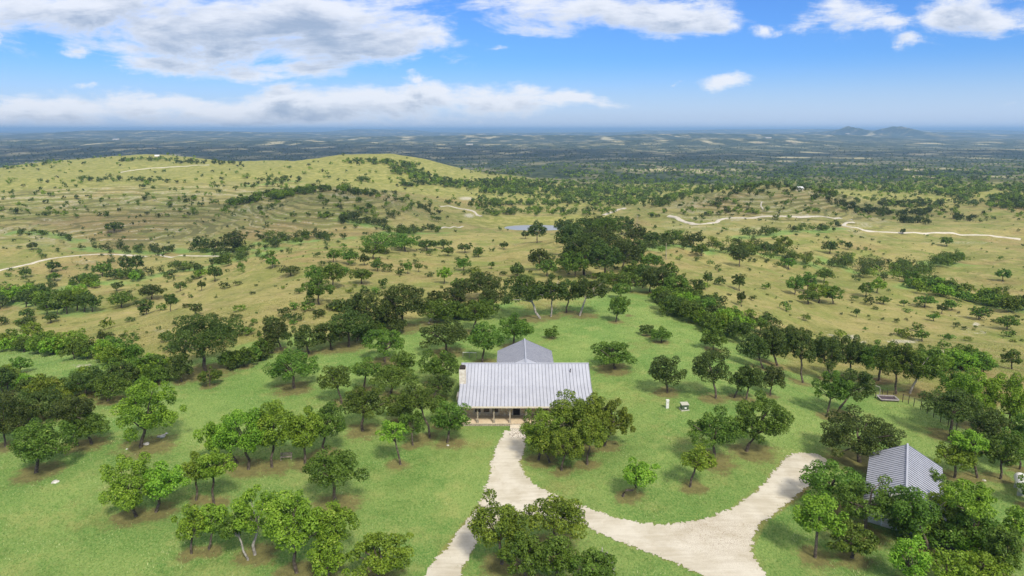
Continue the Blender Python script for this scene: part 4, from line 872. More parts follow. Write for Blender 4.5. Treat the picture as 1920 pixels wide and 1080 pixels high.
# ------------------------------------------------------------------ far woods and scrub (nobody could count them)
def mass(name, x, y, z, size, tone, label, per=1.0, flat=.8, hmin=8, lsz=.95):
    N = len(x); _, _, d = to_px(x, y, z); mpp = d / 1280; wpx = size / mpp
    ls = np.maximum(.14, lsz * mpp * 1.15); ls = np.minimum(ls, size * .22); n = np.clip(per * 2.6 * (size / ls) ** 2 * .3, hmin, 400).astype(int)
    T = np.repeat(np.arange(N), n); M = len(T)
    kc = rng.integers(0, 8, M); ph = rng.random(N) * 6.28; KO = rng.normal(size=(N, 8, 3)) * [.20, .20, .13]; KO = np.clip(KO, -.32, .32)
    KR = rng.uniform(.13, .24, (N, 8)); KT = rng.random((N, 8)); cc = KO[T, kc]
    dd = rng.normal(size=(M, 3)); dd[:, 2] += .3; dd /= np.linalg.norm(dd, axis=1)[:, None]
    asp = rng.uniform(.85, 1.3, N) * flat
    pos = (cc + dd * (KR[T, kc] * rng.uniform(.75, 1.12, M))[:, None]); pos[:, 2] = (pos[:, 2] + .42) * asp[T] + .05
    pos *= size[T][:, None]; pos += np.stack([x, y, z], 1)[T]
    nn = dd * .8 + rng.normal(size=(M, 3)) * .4 + [0, 0, .4]; nn /= np.linalg.norm(nn, axis=1)[:, None]
    a = np.cross(nn, rng.normal(size=(M, 3))); a /= np.linalg.norm(a, axis=1)[:, None]; b = np.cross(nn, a)
    s = (ls[T] * rng.uniform(.7, 1.3, M))[:, None]
    V = np.stack([pos - a * s, pos - b * s * .7, pos + a * s, pos + b * s * .7], 1).reshape(-1, 3)
    tint = np.repeat(np.clip(rng.beta(1.8, 2.2, M) * .55 + .30 * rng.random(N)[T] + .25 * KT[T, kc] - .05, 0, 1), 4)
    ti = {'d': 0, 'm': 1, 'b': 2, 'y': 3}; mi = np.array([ti[q] for q in tone])[T]
    me = mesh_np(name, V, [quads(M)], None, {'tint': tint}, mats=[LEAF[k] for k in 'dmby'], midx=mi)
    o = link(name, me); tag(o, label, kind='stuff'); print(name, N, M); return o
x, y, z, s, tn = [np.array([c[k] for c in REST]) for k in range(5)]
N0 = 30000
px = rng.uniform(-350, 2270, N0); py = 262 + (rng.random(N0) ** .85) * 150
gx, gy, gz = ground_at(px, py, 9000); ok = np.isfinite(gy) & (gy < 6500) & (gy > 420)
cl = fbm(gx, gy, 75, 4, 101) ; cl2 = fbm(gx * .55, gy * .35, 260, 4, 102)
thr = np.interp(gy, [420, 600, 800, 1100, 1500, 2200, 6500], [.70, .66, .61, .55, .475, .43, .42])
thr += np.where((px < 880) & (gy < 1350), .03, 0) - np.where((px > 1600) & (gy > 620), .04, 0) - np.where((px > 900) & (px < 1500) & (gy > 700), .05, 0)
acc = ok & ((cl * .6 + cl2 * .4) > thr) & ~near_road(gx, gy, 6) & (dm_ := (grid_at(dm, gx, np.where(ok, gy, 100)) < .5))
iso = ok & (rng.random(N0) < np.where(gy < 1500, np.where(px < 880, .045, .08), .04)) & dm_ & ~near_road(gx, gy, 6)
acc |= iso; gx, gy, gz = gx[acc], gy[acc], gz[acc]; gs = rng.uniform(4, 9, len(gx)) * np.where(iso[acc], .75, 1)
tone = rng.choice(list('dmmbb'), len(gx)); tone = np.where(gy > 2200, rng.choice(list('ddm'), len(gx)), tone)
mass("distant_woods", np.concatenate([x.astype(float), gx]), np.concatenate([y.astype(float), gy]), np.concatenate([z.astype(float), gz]), np.concatenate([s.astype(float), gs]), np.concatenate([tn, tone]), "scattered oak woods fading across the far hills and plain")

# small bushes on the slopes
N1 = 6500
px = rng.uniform(-300, 2220, N1); py = rng.uniform(372, 660, N1); gx, gy, gz = ground_at(px, py, 1500)
ok = np.isfinite(gy) & (grid_at(lawn, gx, np.where(np.isfinite(gy), gy, 100)) < .3) & ~near_road(gx, gy, 3) & (grid_at(dm, gx, np.where(np.isfinite(gy), gy, 100)) < .5)
ok &= (fbm(gx, gy, 45, 4, 131) > .56) | (rng.random(N1) < .22)
gx, gy, gz, px, py = gx[ok], gy[ok], gz[ok], px[ok], py[ok]; gs = .5 + rng.random(len(gx)) ** 2.6 * 3.4
o = np.argsort(gy); gx, gy, gz, px, py, gs = gx[o], gy[o], gz[o], px[o], py[o], gs[o]
PROTO = {}
for tnk in 'dmy':
    for v in range(4):
        rg = np.random.default_rng(900 + v + ord(tnk)); C, Rv = crown_clumps(rg, 1, 1, .75, 6); C = C + [0, 0, .36]
        V, tint = leaves(rg, C, Rv, 170, .085); V[:, 2] = np.maximum(V[:, 2], -.05)
        PROTO[tnk, v] = mesh_np("shrub", V, [quads(170)], LEAF[tnk], {'tint': tint})
infr = (px > -10) & (px < 1930) & (gs > .9); ind = np.nonzero(infr)[0][:262]; isind = np.zeros(len(gx), bool); isind[ind] = True
ZONES = [(lambda x, y: x > 1550 and y > 590, "low bush on the stony slope below the right plateau rim"), (lambda x, y: x > 1250 and y > 480, "small bush on the tan slope right of the ridge"),
         (lambda x, y: x > 1500, "small bush on the open slope by the right creek"), (lambda x, y: x < 250 and y > 560, "small bush around the left ravine and its pale bench"),
         (lambda x, y: x < 560, "small bush on the straw slope left of the ridge"), (lambda x, y: x < 960, "small bush on the straw slope behind the oak row"), (lambda x, y: True, "small bush at the foot of the ridge grove")]
for i in ind:
    tk = 'dmdy'[rng.integers(4)]; ob = link("shrub", PROTO[tk, int(rng.integers(4))], None, (gx[i], gy[i], gz[i]), rng.random() * 6.28)
    w = gs[i]; ob.scale = (w, w, w * rng.uniform(.6, 1.15)); lab = next(l for f, l in ZONES if f(px[i], py[i]))
    sz = "knee-high dark tuft-like " if w < 1.3 else "rounded "
    tag(ob, sz + lab, 'bush', "bushes: " + sz + lab)
r = ~isind
mass("scrub", gx[r], gy[r], gz[r], gs[r], np.array(list('dddm'))[rng.integers(0, 4, r.sum())], "tiny scrub dotting the farther slopes", hmin=6, lsz=.7)

# grass: short tufts on the lawns and dry bunches on the slopes
def grass(name, N, y0, y1, hh, lab, mat, keep):
    s = rng.uniform(math.log(y0 + 20), math.log(y1 + 20), N); gy = np.exp(s) - 20; gx = rng.uniform(-.95, .95, N) * (gy + 10)
    k = keep(gx, gy); gx, gy = gx[k], gy[k]; gz = height(gx, gy); n = len(gx); d = to_px(gx, gy, gz)[2]
    patch = fbm(gx, gy, 3.0, 3, 201)
    h = hh * rng.uniform(.5, 1.3, n) * (.6 + .8 * patch); w = np.maximum(.035, .00042 * d) * rng.uniform(.7, 1.4, n)
    a = rng.random(n) * 6.28; lx, ly = np.cos(a), np.sin(a); b = rng.random(n) * 6.28; tx, ty = np.cos(b) * h * .7, np.sin(b) * h * .7
    P = np.stack([gx, gy, gz - .02], 1)
    V = np.stack([P - np.stack([lx * w, ly * w, 0 * w], 1), P + np.stack([lx * w, ly * w, 0 * w], 1), P + np.stack([tx, ty, h], 1)], 1).reshape(-1, 3)
    tint = np.repeat(np.clip(patch * .5 + rng.random(n) * .6 - .05, 0, 1), 3); F = np.arange(n * 3).reshape(n, 3)
    dr = np.repeat(1 - grid_at(lawn, gx, gy), 3)
    o = link(name, mesh_np(name, V, [F], mat, {'tint': tint, 'dry': dr})); tag(o, lab, kind='stuff'); print(name, n)
t = pbr("grass_blades", None, .7, 0, .2); a = t.node('ShaderNodeAttribute', attribute_name='tint').outputs['Fac']; dr = t.node('ShaderNodeAttribute', attribute_name='dry').outputs['Fac']
cg = t.ramp(a, (0, (0.065, 0.15, 0.03)), (.4, (0.165, 0.29, 0.065)), (.75, (0.30, 0.40, 0.14)), (1, (0.60, 0.60, 0.30))); cd = t.ramp(a, (0, (0.12, 0.13, 0.04)), (.45, (0.27, 0.26, 0.085)), (1, (0.52, 0.44, 0.22)))
t.put(t.p.inputs['Base Color'], t.mix(t.smooth(dr, .4, .7), cg, cd))
hsx = lambda x, y: ~((x > -8.2) & (x < 12.2) & (y > 91.5) & (y < 115.5))
def keep_near(x, y): return ~(on_drive(x + rng.normal(size=len(x)) * .35, y + rng.normal(size=len(x)) * .35, -.05) & (rng.random(len(x)) < .992)) & hsx(x, y) & (grid_at(litter, x, y) + rng.random(len(x)) * .6 < .95)
grass("grass", 330000, 48, 175, .17, "short green grass of the lawns around the house", t.m, keep_near)

# ------------------------------------------------------------------ haze
m = bpy.data.materials.new("haze"); m.use_nodes = True; m.node_tree.nodes.clear(); h = NT(m.node_tree)
pv = h.node('ShaderNodeVolumePrincipled'); pv.inputs['Color'].default_value = (0.40, 0.67, 1.0, 1); pv.inputs['Density'].default_value = 9.0e-5; pv.inputs['Anisotropy'].default_value = 0.0
h.l.new(pv.outputs[0], h.node('ShaderNodeOutputMaterial').inputs['Volume'])
zlo = float(TZ.min()) - 1; zhi = max(float(TZ.max()), CAMZ) + 4
b = MB(); b.box(-82500, 82500, -120, 62500, zlo, zhi); tag(b.build("haze", m), "thin blue haze lying over the far plain", kind='stuff')

# ------------------------------------------------------------------ buildings
t = pbr("limestone_rubble", None, .9, 0, .2)
v = t.node('ShaderNodeTexVoronoi', feature='F1'); v.inputs['Scale'].default_value = 3.2; t.put(v.inputs['Vector'], t.mapping(t.obj, (1, 1, 1.5)))
ve = t.node('ShaderNodeTexVoronoi', feature='DISTANCE_TO_EDGE'); ve.inputs['Scale'].default_value = 3.2; t.put(ve.inputs['Vector'], t.mapping(t.obj, (1, 1, 1.5)))
sp = t.node('ShaderNodeSeparateColor'); t.l.new(v.outputs['Color'], sp.inputs[0])
c = t.ramp(sp.outputs[0], (0, (0.55, 0.41, 0.24)), (.35, (0.72, 0.58, 0.37)), (.7, (0.80, 0.70, 0.50)), (1, (0.85, 0.78, 0.62)))
c = t.mix(t.smooth(ve.outputs['Distance'], .045, .01), c, (0.42, 0.34, 0.24)); t.put(t.p.inputs['Base Color'], c)
b = t.node('ShaderNodeBump'); b.inputs['Distance'].default_value = .03; t.put(b.inputs['Height'], t.smooth(ve.outputs['Distance'], 0, .06)); t.l.new(b.outputs[0], t.p.inputs['Normal'])
STONE = t.m
t = pbr("galvanised_roof", None, .62, .05, .3)
n1 = t.noise(t.obj, .5, 4, .6); n2 = t.noise(t.mapping(t.obj, (8, .6, .6)), 1.0, 4, .6)
c = t.mix(t.smooth(n1, .35, .65), (0.39, 0.405, 0.465), (0.43, 0.445, 0.505)); c = t.mix(t.math('MULTIPLY', t.smooth(n2, .5, .7), .15), c, (0.36, 0.37, 0.42)); t.put(t.p.inputs['Base Color'], c)
ROOF = t.m
SEAM_SHADE = simple("roof_seam", (0.15, 0.16, 0.20), (0.22, 0.23, 0.28), 2, .5, .3)  # ribs darker than the sheets: shadow-gap lines put into the colour
CREAM = simple("cream_trim", (0.60, 0.53, 0.42), (0.68, 0.62, 0.52), 3, .7)
CONC = simple("concrete_floor", (0.60, 0.48, 0.33), (0.70, 0.58, 0.42), 1.2, .75)
GLASS = pbr("dark_glass", (0.012, 0.010, 0.012), .12, 0, .5).m
DARK = simple("dark_void", (0.03, 0.025, 0.02), (0.06, 0.05, 0.04), 5, .9)
WOOD = simple("weathered_wood", (0.24, 0.20, 0.15), (0.45, 0.39, 0.31), 6, .9)
WHITE = simple("white_paint", (0.68, 0.68, 0.66), (0.80, 0.80, 0.78), 3, .5)
SOFFIT = simple("soffit", (0.55, 0.45, 0.33), (0.62, 0.52, 0.40), 3, .8)

def roof_plane(mb, p00, p10, p11, p01, th=.10):
    """slab with its top on the four corners (eave-left, eave-right, ridge-right, ridge-left)"""
    P = [Vector(p) for p in (p00, p10, p11, p01)]
    mb.hexa([(p.x, p.y, p.z - th) for p in P] + [tuple(p) for p in P])
def ribs(mb, a0, a1, b0, b1, n, w=.045, h=.07, skip=None):
    """standing seams from the line a0-a1 (eave) to the line b0-b1 (ridge)"""
    a0, a1, b0, b1 = map(Vector, (a0, a1, b0, b1)); d = (a1 - a0).normalized() * w / 2; up = Vector((0, 0, h))
    for k in range(n + 1):
        f = k / n; p, q = a0.lerp(a1, f), b0.lerp(b1, f)
        if skip and skip(p, q): continue
        e = Vector((0, 0, .004)); mb.hexa([p - d + e, p + d + e, q + d + e, q - d + e, p - d + up, p + d + up, q + d + up, q - d + up])
house = empty("stone_house", (0, 0, 0)); tag(house, "long limestone ranch house with silver standing-seam metal roof, front porch and rear wing", "house")
XL, XR = -7.9, 12.0; YE, ZE = 91.8, 3.2; YB, ZB = 97.0, 4.3; YR, ZR = 101.3, 6.38; YQ, ZQ = 107.0, 3.55
m = MB(); roof_plane(m, (XL, YE, ZE), (XR, YE, ZE), (XR, YB, ZB), (XL, YB, ZB)); roof_plane(m, (XL, YB + .002, ZB), (XR, YB + .002, ZB), (XR, YR, ZR), (XL, YR, ZR))
roof_plane(m, (XL, YQ, ZQ), (XR, YQ, ZQ), (XR, YR + .002, ZR), (XL, YR + .002, ZR))
roof = m.build("roof", ROOF, house)
m = MB(); NS = 38
ribs(m, (XL + .05, YE, ZE), (XR - .05, YE, ZE), (XL + .05, YB, ZB), (XR - .05, YB, ZB), NS); ribs(m, (XL + .05, YB, ZB), (XR - .05, YB, ZB), (XL + .05, YR, ZR), (XR - .05, YR, ZR), NS)
ribs(m, (XL + .05, YQ, ZQ), (XR - .05, YQ, ZQ), (XL + .05, YR, ZR), (XR - .05, YR, ZR), NS)
m.build("roof_seam_shade_ribs", SEAM_SHADE, roof)
m = MB(); m.tube([(XL, YR, ZR + .05), (XR, YR, ZR + .05)], .09, 6); m.build("ridge_cap", ROOF, roof)
m = MB(); m.box(XL - .02, XR + .02, YE - .05, YE - .003, ZE - .24, ZE + .02); m.build("fascia", CREAM, roof)
WXL, WXR, WY0, WY1 = -7.3, 11.4, 95.05, 106.4
# front wall pierced by openings: bands between them
m = MB(); OPEN = [(-5.6, -4.6, .85, 2.35, 'w'), (-4.3, -3.3, .85, 2.35, 'w'), (-3.0, -2.0, .85, 2.35, 'w'), (.05, 1.3, .42, 2.55, 'd'), (4.0, 5.4, .85, 2.35, 'w'), (7.6, 9.0, .85, 2.35, 'w')]
xs = WXL
for (a, b_, z0, z1, k) in OPEN:
    m.box(xs, a, WY0, WY0 + .35, 0.0, 3.70); m.box(a, b_, WY0, WY0 + .35, z1, 3.70); m.box(a, b_, WY0, WY0 + .35, 0.0, z0); xs = b_
m.box(xs, WXR, WY0, WY0 + .35, 0, 3.70)
m.box(WXL, WXL + .35, WY0 + .352, WY1 - .352, 0, 3.5); m.box(WXR - .35, WXR, WY0 + .352, WY1 - .352, 0, 3.5); m.box(WXL, WXR, WY1 - .35, WY1, 0, 3.5)
for gx0, gx1 in ((WXL, WXL + .35), (WXR - .35, WXR)):
    p = [(gx0, 96.9, 3.502), (gx0, 105.9, 3.502), (gx0, YR, ZR - .16)]; q = [(gx1, y_, z_) for _, y_, z_ in p]
    m.add(p + q, [(0, 2, 1), (3, 4, 5), (0, 1, 4, 3), (1, 2, 5, 4), (2, 0, 3, 5)])
m.build("wall", STONE, house)
for (a, b_, z0, z1, k) in OPEN:
    if k == 'w':
        f = MB(); w_ = .07
        f.box(a, b_, WY0 + .06, WY0 + .16, z0, z0 + w_); f.box(a, b_, WY0 + .06, WY0 + .16, z1 - w_, z1); f.box(a, a + w_, WY0 + .06, WY0 + .16, z0 + w_, z1 - w_); f.box(b_ - w_, b_, WY0 + .06, WY0 + .16, z0 + w_, z1 - w_)
        f.box(a - .12, b_ + .12, WY0 - .07, WY0 - .003, z0 - .12, z0); f.box(a - .14, a - .003, WY0 - .04, WY0 - .003, z0, z1); f.box(b_ + .003, b_ + .14, WY0 - .04, WY0 - .003, z0, z1)
        win = f.build("window", CREAM, house); g_ = MB(); g_.box(a + w_, b_ - w_, WY0 + .09, WY0 + .11, z0 + w_, z1 - w_); g_.build("pane", GLASS, win)
    else:
        f = MB(); f.box(a, a + .12, WY0 + .04, WY0 + .2, z0, z1); f.box(b_ - .12, b_, WY0 + .04, WY0 + .2, z0, z1); f.box(a + .12, b_ - .12, WY0 + .04, WY0 + .2, z1 - .12, z1)
        dr = f.build("door", CREAM, house); g_ = MB(); g_.box(a + .12, b_ - .12, WY0 + .1, WY0 + .15, z0, z1 - .12); g_.build("door_leaf", DARK, dr)
        k_ = MB(); k_.tube([(b_ - .3, WY0 + .1, z0 + 1.0), (b_ - .3, WY0 + .03, z0 + 1.0)], .035, 6); k_.build("handle", WOOD, dr)
m = MB(); m.box(-7.5, 11.7, 92.25, WY0 - .003, -.25, .40); m.build("porch_floor", CONC, house, bevel=.02)
m = MB(); m.box(-7.4, 11.6, 92.21, 92.248, -.25, .36); m.build("porch_skirt", WOOD, house)
for px_ in (-7.3, -5.0, -2.63, -.3, 2.05, 4.4, 6.75, 9.1, 11.4):
    m = MB(); m.box(px_ - .10, px_ + .10, 92.4, 92.6, .4, 3.14); m.box(px_ - .17, px_ + .17, 92.33, 92.67, .402, .72); m.build("porch_post", WOOD, house)
m = MB(); m.box(-7.5, 11.6, 92.42, 92.58, 3.05, 3.16); m.build("porch_beam", SOFFIT, house)
m = MB()
m.box(-.28, 1.95, 91.75, 92.205, -.1, .24); m.box(-.28, 1.95, 91.3, 91.747, -.1, .10); m.build("steps", CREAM, house, bevel=.015)
m = MB(); m.box(XL - .08, XL + .92, 97.4, 98.7, -.1, 6.75); m.box(XL - .5, XL + .3, 97.1, 99.0, -.1, 2.6)
ch = m.build("chimney", simple("pale_stone", (0.56, 0.50, 0.40), (0.74, 0.70, 0.60), 2.6, .9, bump=.04), house)
m = MB(); m.box(XL - .02, XL + .86, 97.5, 98.6, 6.752, 7.05); m.box(XL + .15, XL + .7, 97.7, 98.4, 7.05, 7.22); m.build("chimney_cap", DARK, ch)
m = MB(); m.tube([(9.0, 99.6, 5.4), (9.0, 99.6, 6.05)], .06, 6); m.tube([(9.0, 99.6, 6.05), (9.0, 99.6, 6.12)], .12, 6); m.build("vent_pipe", DARK, roof)
# rear wing
WR, WZ, WE = 2.2, 6.32, 4.15; HW = 4.75; YW1 = 114.2
wm = MB()
roof_plane(wm, (WR - HW, 103.2, WE), (WR - HW, YW1, WE), (WR, YW1, WZ), (WR, 101.5, WZ)); roof_plane(wm, (WR + HW, YW1, WE), (WR + HW, 103.2, WE), (WR + .002, 101.5, WZ), (WR + .002, YW1, WZ))
wr = wm.build("wing_roof", ROOF, house)
m = MB(); n_ = 21
ribs(m, (WR - HW, 104.2, WE), (WR - HW, YW1 - .05, WE), (WR, 104.2, WZ), (WR, YW1 - .05, WZ), n_); ribs(m, (WR + HW, 104.2, WE), (WR + HW, YW1 - .05, WE), (WR, 104.2, WZ), (WR, YW1 - .05, WZ), n_)
m.build("roof_seam_shade_ribs", SEAM_SHADE, wr)
m = MB(); m.tube([(WR, 101.7, WZ + .05), (WR, YW1, WZ + .05)], .14, 6); m.build("ridge_cap", ROOF, wr)
m = MB(); m.box(WR - HW + .5, WR + HW - .5, WY1 + .003, YW1 - .4, 0, 4.05); m.build("wing_wall", STONE, house)

# flagstone walk
t = pbr("flagstone", None, .9, 0, .2); v = t.node('ShaderNodeTexVoronoi', feature='DISTANCE_TO_EDGE'); v.inputs['Scale'].default_value = 2.6; t.put(v.inputs['Vector'], t.pos)
t.put(t.p.inputs['Base Color'], t.mix(t.smooth(v.outputs['Distance'], .03, .09), (0.16, 0.12, 0.08), t.mix(t.noise(t.pos, 2, 3), (0.52, 0.46, 0.38), (0.78, 0.75, 0.68))))
sheet("flagstone_path", lambda x, y: (x > -.3 + .15 * np.sin(y * 3)) & (x < 1.9 + .2 * np.sin(y * 2.3)) & (y > 88.2) & (y < 91.3), -2, 4, 87, 91.6, .12, .075, t.m, kind='structure')

# small building at the right
BZ = float(height(43, 68)) ; az = R(29.86)
uv = Vector((math.sin(az), math.cos(az), 0)); sv = Vector((uv.y, -uv.x, 0)); RA = Vector((47.72, 75.97, 0)); LEN = 12.65; HB = 3.85
barn = empty("metal_roof_building", (RA.x - uv.x * LEN / 2, RA.y - uv.y * LEN / 2, 0), -az); tag(barn, "small gabled building half hidden by oaks, its ribbed metal roof end-on by the gravel turnaround", "outbuilding")
z0 = .2; ZRR, ZEE = z0 + 4.8, z0 + 2.7; L2 = LEN / 2
m = MB(); roof_plane(m, (-HB, -L2, ZEE), (-HB, L2, ZEE), (0, L2, ZRR), (0, -L2, ZRR)); roof_plane(m, (HB, L2, ZEE), (HB, -L2, ZEE), (.002, -L2, ZRR), (.002, L2, ZRR)); br = m.build("roof", ROOF, barn)
m = MB(); ribs(m, (-HB, -L2 + .1, ZEE), (-HB, L2 - .1, ZEE), (0, -L2 + .1, ZRR), (0, L2 - .1, ZRR), 23, .10, .07); ribs(m, (HB, -L2 + .1, ZEE), (HB, L2 - .1, ZEE), (0, -L2 + .1, ZRR), (0, L2 - .1, ZRR), 23, .10, .07); m.build("roof_seam_shade_ribs", SEAM_SHADE, br)
m = MB(); m.tube([(0, -L2 - .02, ZRR + .04), (0, L2 + .02, ZRR + .04)], .13, 6); m.build("ridge_cap", ROOF, br)
m = MB(); m.hexa([(-HB, -L2 - .05, ZEE - .22), (0, -L2 - .05, ZRR - .22), (0, -L2 - .003, ZRR - .22), (-HB, -L2 - .003, ZEE - .22), (-HB, -L2 - .05, ZEE + .01), (0, -L2 - .05, ZRR + .01), (0, -L2 - .003, ZRR + .01), (-HB, -L2 - .003, ZEE + .01)])
m.hexa([(0.002, -L2 - .05, ZRR - .22), (HB, -L2 - .05, ZEE - .22), (HB, -L2 - .003, ZEE - .22), (0.002, -L2 - .003, ZRR - .22), (0.002, -L2 - .05, ZRR + .01), (HB, -L2 - .05, ZEE + .01), (HB, -L2 - .003, ZEE + .01), (0.002, -L2 - .003, ZRR + .01)]); m.build("barge_board", WHITE, br)
PALE = simple("pale_siding", (0.50, 0.50, 0.42), (0.60, 0.60, 0.52), 2, .8)
m = MB(); a, e = HB - .3, L2 - .35; m.box(-a, a, -e, e, -.6, ZEE - .12)
p = [(-a, -e, ZEE - .118), (a, -e, ZEE - .118), (0, -e, ZRR - .35)]; q = [(x_, e, z_) for x_, _, z_ in p]; m.add(p + q, [(0, 1, 2), (3, 5, 4), (0, 3, 4, 1), (1, 4, 5, 2), (2, 5, 3, 0)]); m.build("wall", PALE, barn)
m = MB(); m.box(-1.9, 1.1, -e - .06, -e - .003, -.1, 2.3); dd_ = m.build("door", WHITE, barn); m = MB()
for k in range(4): m.box(-1.8, 1.0, -e - .09, -e - .063, .05 + k * .56, .52 + k * .56)
m.build("door_panel", CREAM, dd_)

# ------------------------------------------------------------------ small things in the yard
def put(px, py): return G(px, py)
x, y, z = put(1251, 765); bx = empty("utility_pedestal", (x, y, z)); tag(bx, "white upright utility pedestal on the grass right of the house", "utility box")
m = MB(); m.box(-.21, .21, -.17, .17, -.1, 1.25); m.build("cabinet", WHITE, bx, bevel=.02); m = MB(); m.box(-.25, .25, -.21, .21, 1.252, 1.34); m.build("lid", WHITE, bx, bevel=.02)
m = MB(); m.box(.02, .08, -.2, -.172, .85, 1.0); m.build("latch", DARK, bx)
x, y, z = put(1283, 768); bx = empty("transformer_box", (x, y, z), .08); tag(bx, "dark green transformer box with pale sloping lid, right of the white pedestal", "utility box")
GREEN = simple("green_steel", (0.05, 0.085, 0.055), (0.09, 0.13, 0.08), 4, .5); PADC = simple("pad_concrete", (0.38, 0.38, 0.31), (0.48, 0.48, 0.40), 5, .9)
m = MB(); m.box(-.62, .62, -.6, .6, -.1, .12); m.build("pad", PADC, bx, bevel=.02); m = MB(); m.box(-.52, .52, -.42, .42, .122, .9); m.build("cabinet", GREEN, bx, bevel=.03)
m = MB(); m.hexa([(-.58, -.52, .902), (.58, -.52, .902), (.58, .5, .98), (-.58, .5, .98), (-.58, -.52, .96), (.58, -.52, .96), (.58, .5, 1.06), (-.58, .5, 1.06)]); m.build("lid", PADC, bx)
m = MB(); m.box(-.12, .2, -.445, -.422, .3, .55); m.build("warning_plate", WHITE, bx)
x, y, z = put(537, 862); bx = empty("garden_bench", (x, y, z), .15); tag(bx, "small grey bench in the shade of the long oak clump on the left lawn", "bench")
m = MB(); [m.box(-.75, .75, -.22 + .16 * k, -.10 + .16 * k, .42, .46) for k in range(3)]; m.build("seat", WOOD, bx)
m = MB(); [m.box(-.75, .75, .26, .30, .52 + .14 * k, .62 + .14 * k) for k in range(3)]; m.build("backrest", WOOD, bx)
for a_, b_ in ((-.65, -.2), (.65, -.2), (-.65, .24), (.65, .24)):
    m = MB(); m.box(a_ - .04, a_ + .04, b_ - .04, b_ + .04, -.05, .42 if b_ < 0 else .94); m.build("leg", WOOD, bx)
x, y, z = put(1664, 750); bx = empty("raised_planter", (x, y, z), -.12); bx.scale = (.8, .8, .8); tag(bx, "low pale-rimmed rectangular planter frame on short posts beside the wire fence, dark inside", "planter")
m = MB()
for a_ in (-1, 1): m.box(-1.75, 1.75, a_ * 1.2 - .12, a_ * 1.2 + .12, .42, .60); m.box(a_ * 1.75 - .12, a_ * 1.75 + .12, -1.078, 1.078, .42, .60)
m.build("rim", simple("lilac_paint", (0.30, 0.27, 0.27), (0.42, 0.38, 0.38), 4, .7), bx)
m = MB(); m.box(-1.6, 1.6, -1.05, 1.05, .1, .40); m.build("bed", simple("dark_soil", (0.05, 0.035, 0.05), (0.10, 0.075, 0.09), 3, .9), bx)
for a_, b_, h_ in ((-1.6, -1.25, .42), (1.6, -1.25, .42), (-.6, 1.3, 1.9), (.4, 1.3, 1.75), (1.7, 1.3, 1.4), (-1.9, 1.3, 1.2)):
    m = MB(); m.tube([(a_, b_ * 1.06, -.2), (a_, b_ * 1.06, h_)], .06, 6); m.build("post", DARK, bx)
x, y, z = put(1655, 748); bx = MB(); bx.tube([(0, 0, -.1), (.05, 0, 1.4), (-.1, 0, 1.9), (-.7, .05, 2.1), (-1.7, .1, 2.0)], [.06, .06, .05, .05, .04], 6)
o = bx.build("metal_pipe", BARK_PALE, None, (x - .3, y + .6, z)); tag(o, "bent pale pipe arching beside the planter frame", "pipe")
# propane tank at the right edge
x, y, z = put(1915, 930); tk = empty("propane_tank", (x + .6, y + 1.0, z), R(62)); tag(tk, "white round-ended gas tank at the right edge behind the foliage", "tank")
def tank(m, L, r, z):
    ptsx = [-L / 2 - r * .55, -L / 2 - r * .5, -L / 2 - r * .35, -L / 2 - r * .12, -L / 2 + .12, L / 2 - .12, L / 2 + r * .12, L / 2 + r * .35, L / 2 + r * .5, L / 2 + r * .55]
    m.tube([(a_, 0, z) for a_ in ptsx], [r * .05, r * .45, r * .75, r * .95, r, r, r * .95, r * .75, r * .45, r * .05], 20)
m = MB(); tank(m, 3.2, .62, 1.15); m.build("tank_body", WHITE, tk, smooth=True)
m = MB(); m.tube([(0, 0, 1.7), (0, 0, 1.98)], .2, 12); m.build("valve_dome", WHITE, tk)
for a_ in (-1.1, 1.1): m = MB(); m.box(a_ - .12, a_ + .12, -.5, .5, -.3, .6); m.build("foot", PADC, tk)
# wire fence running down to the right
FP = [G(a_, b_) for a_, b_ in ((1692,754),(1703,757),(1713,762),(1726,768),(1738,775),(1750,783),(1763,792),(1777,801),(1792,811),(1808,822),(1826,834))]
fn = empty("wire_fence", FP[0]); tag(fn, "wire fence on thin dark posts slanting down the right of the lawn", "fence"); F0 = Vector(FP[0])
for p in FP:
    q = Vector(p) - F0; m = MB(); m.tube([q - Vector((0, 0, .3)), q + Vector((0, 0, 1.45))], .055, 6); m.build("post", DARK, fn)
m = MB()
for h_ in (.3, .6, .9, 1.2, 1.35): m.tube([Vector(p) - F0 + Vector((0, 0, h_)) for p in FP], .012, 4)
m.build("wire", BARK_PALE, fn)
RL = [G(a_, b_) for a_, b_ in ((868,671),(880,671.5),(893,672))]; fr = empty("pipe_rail", RL[0]); tag(fr, "short pale pipe rail on the grass left of the rear roof wing", "fence"); F0 = Vector(RL[0])
m = MB(); m.tube([Vector(p) - F0 + Vector((0, 0, 1.1)) for p in RL], .05, 6); m.build("rail", WHITE, fr)
for p in RL: q = Vector(p) - F0; m = MB(); m.tube([q, q + Vector((0, 0, 1.1))], .05, 6); m.build("post", BARK_PALE, fr)
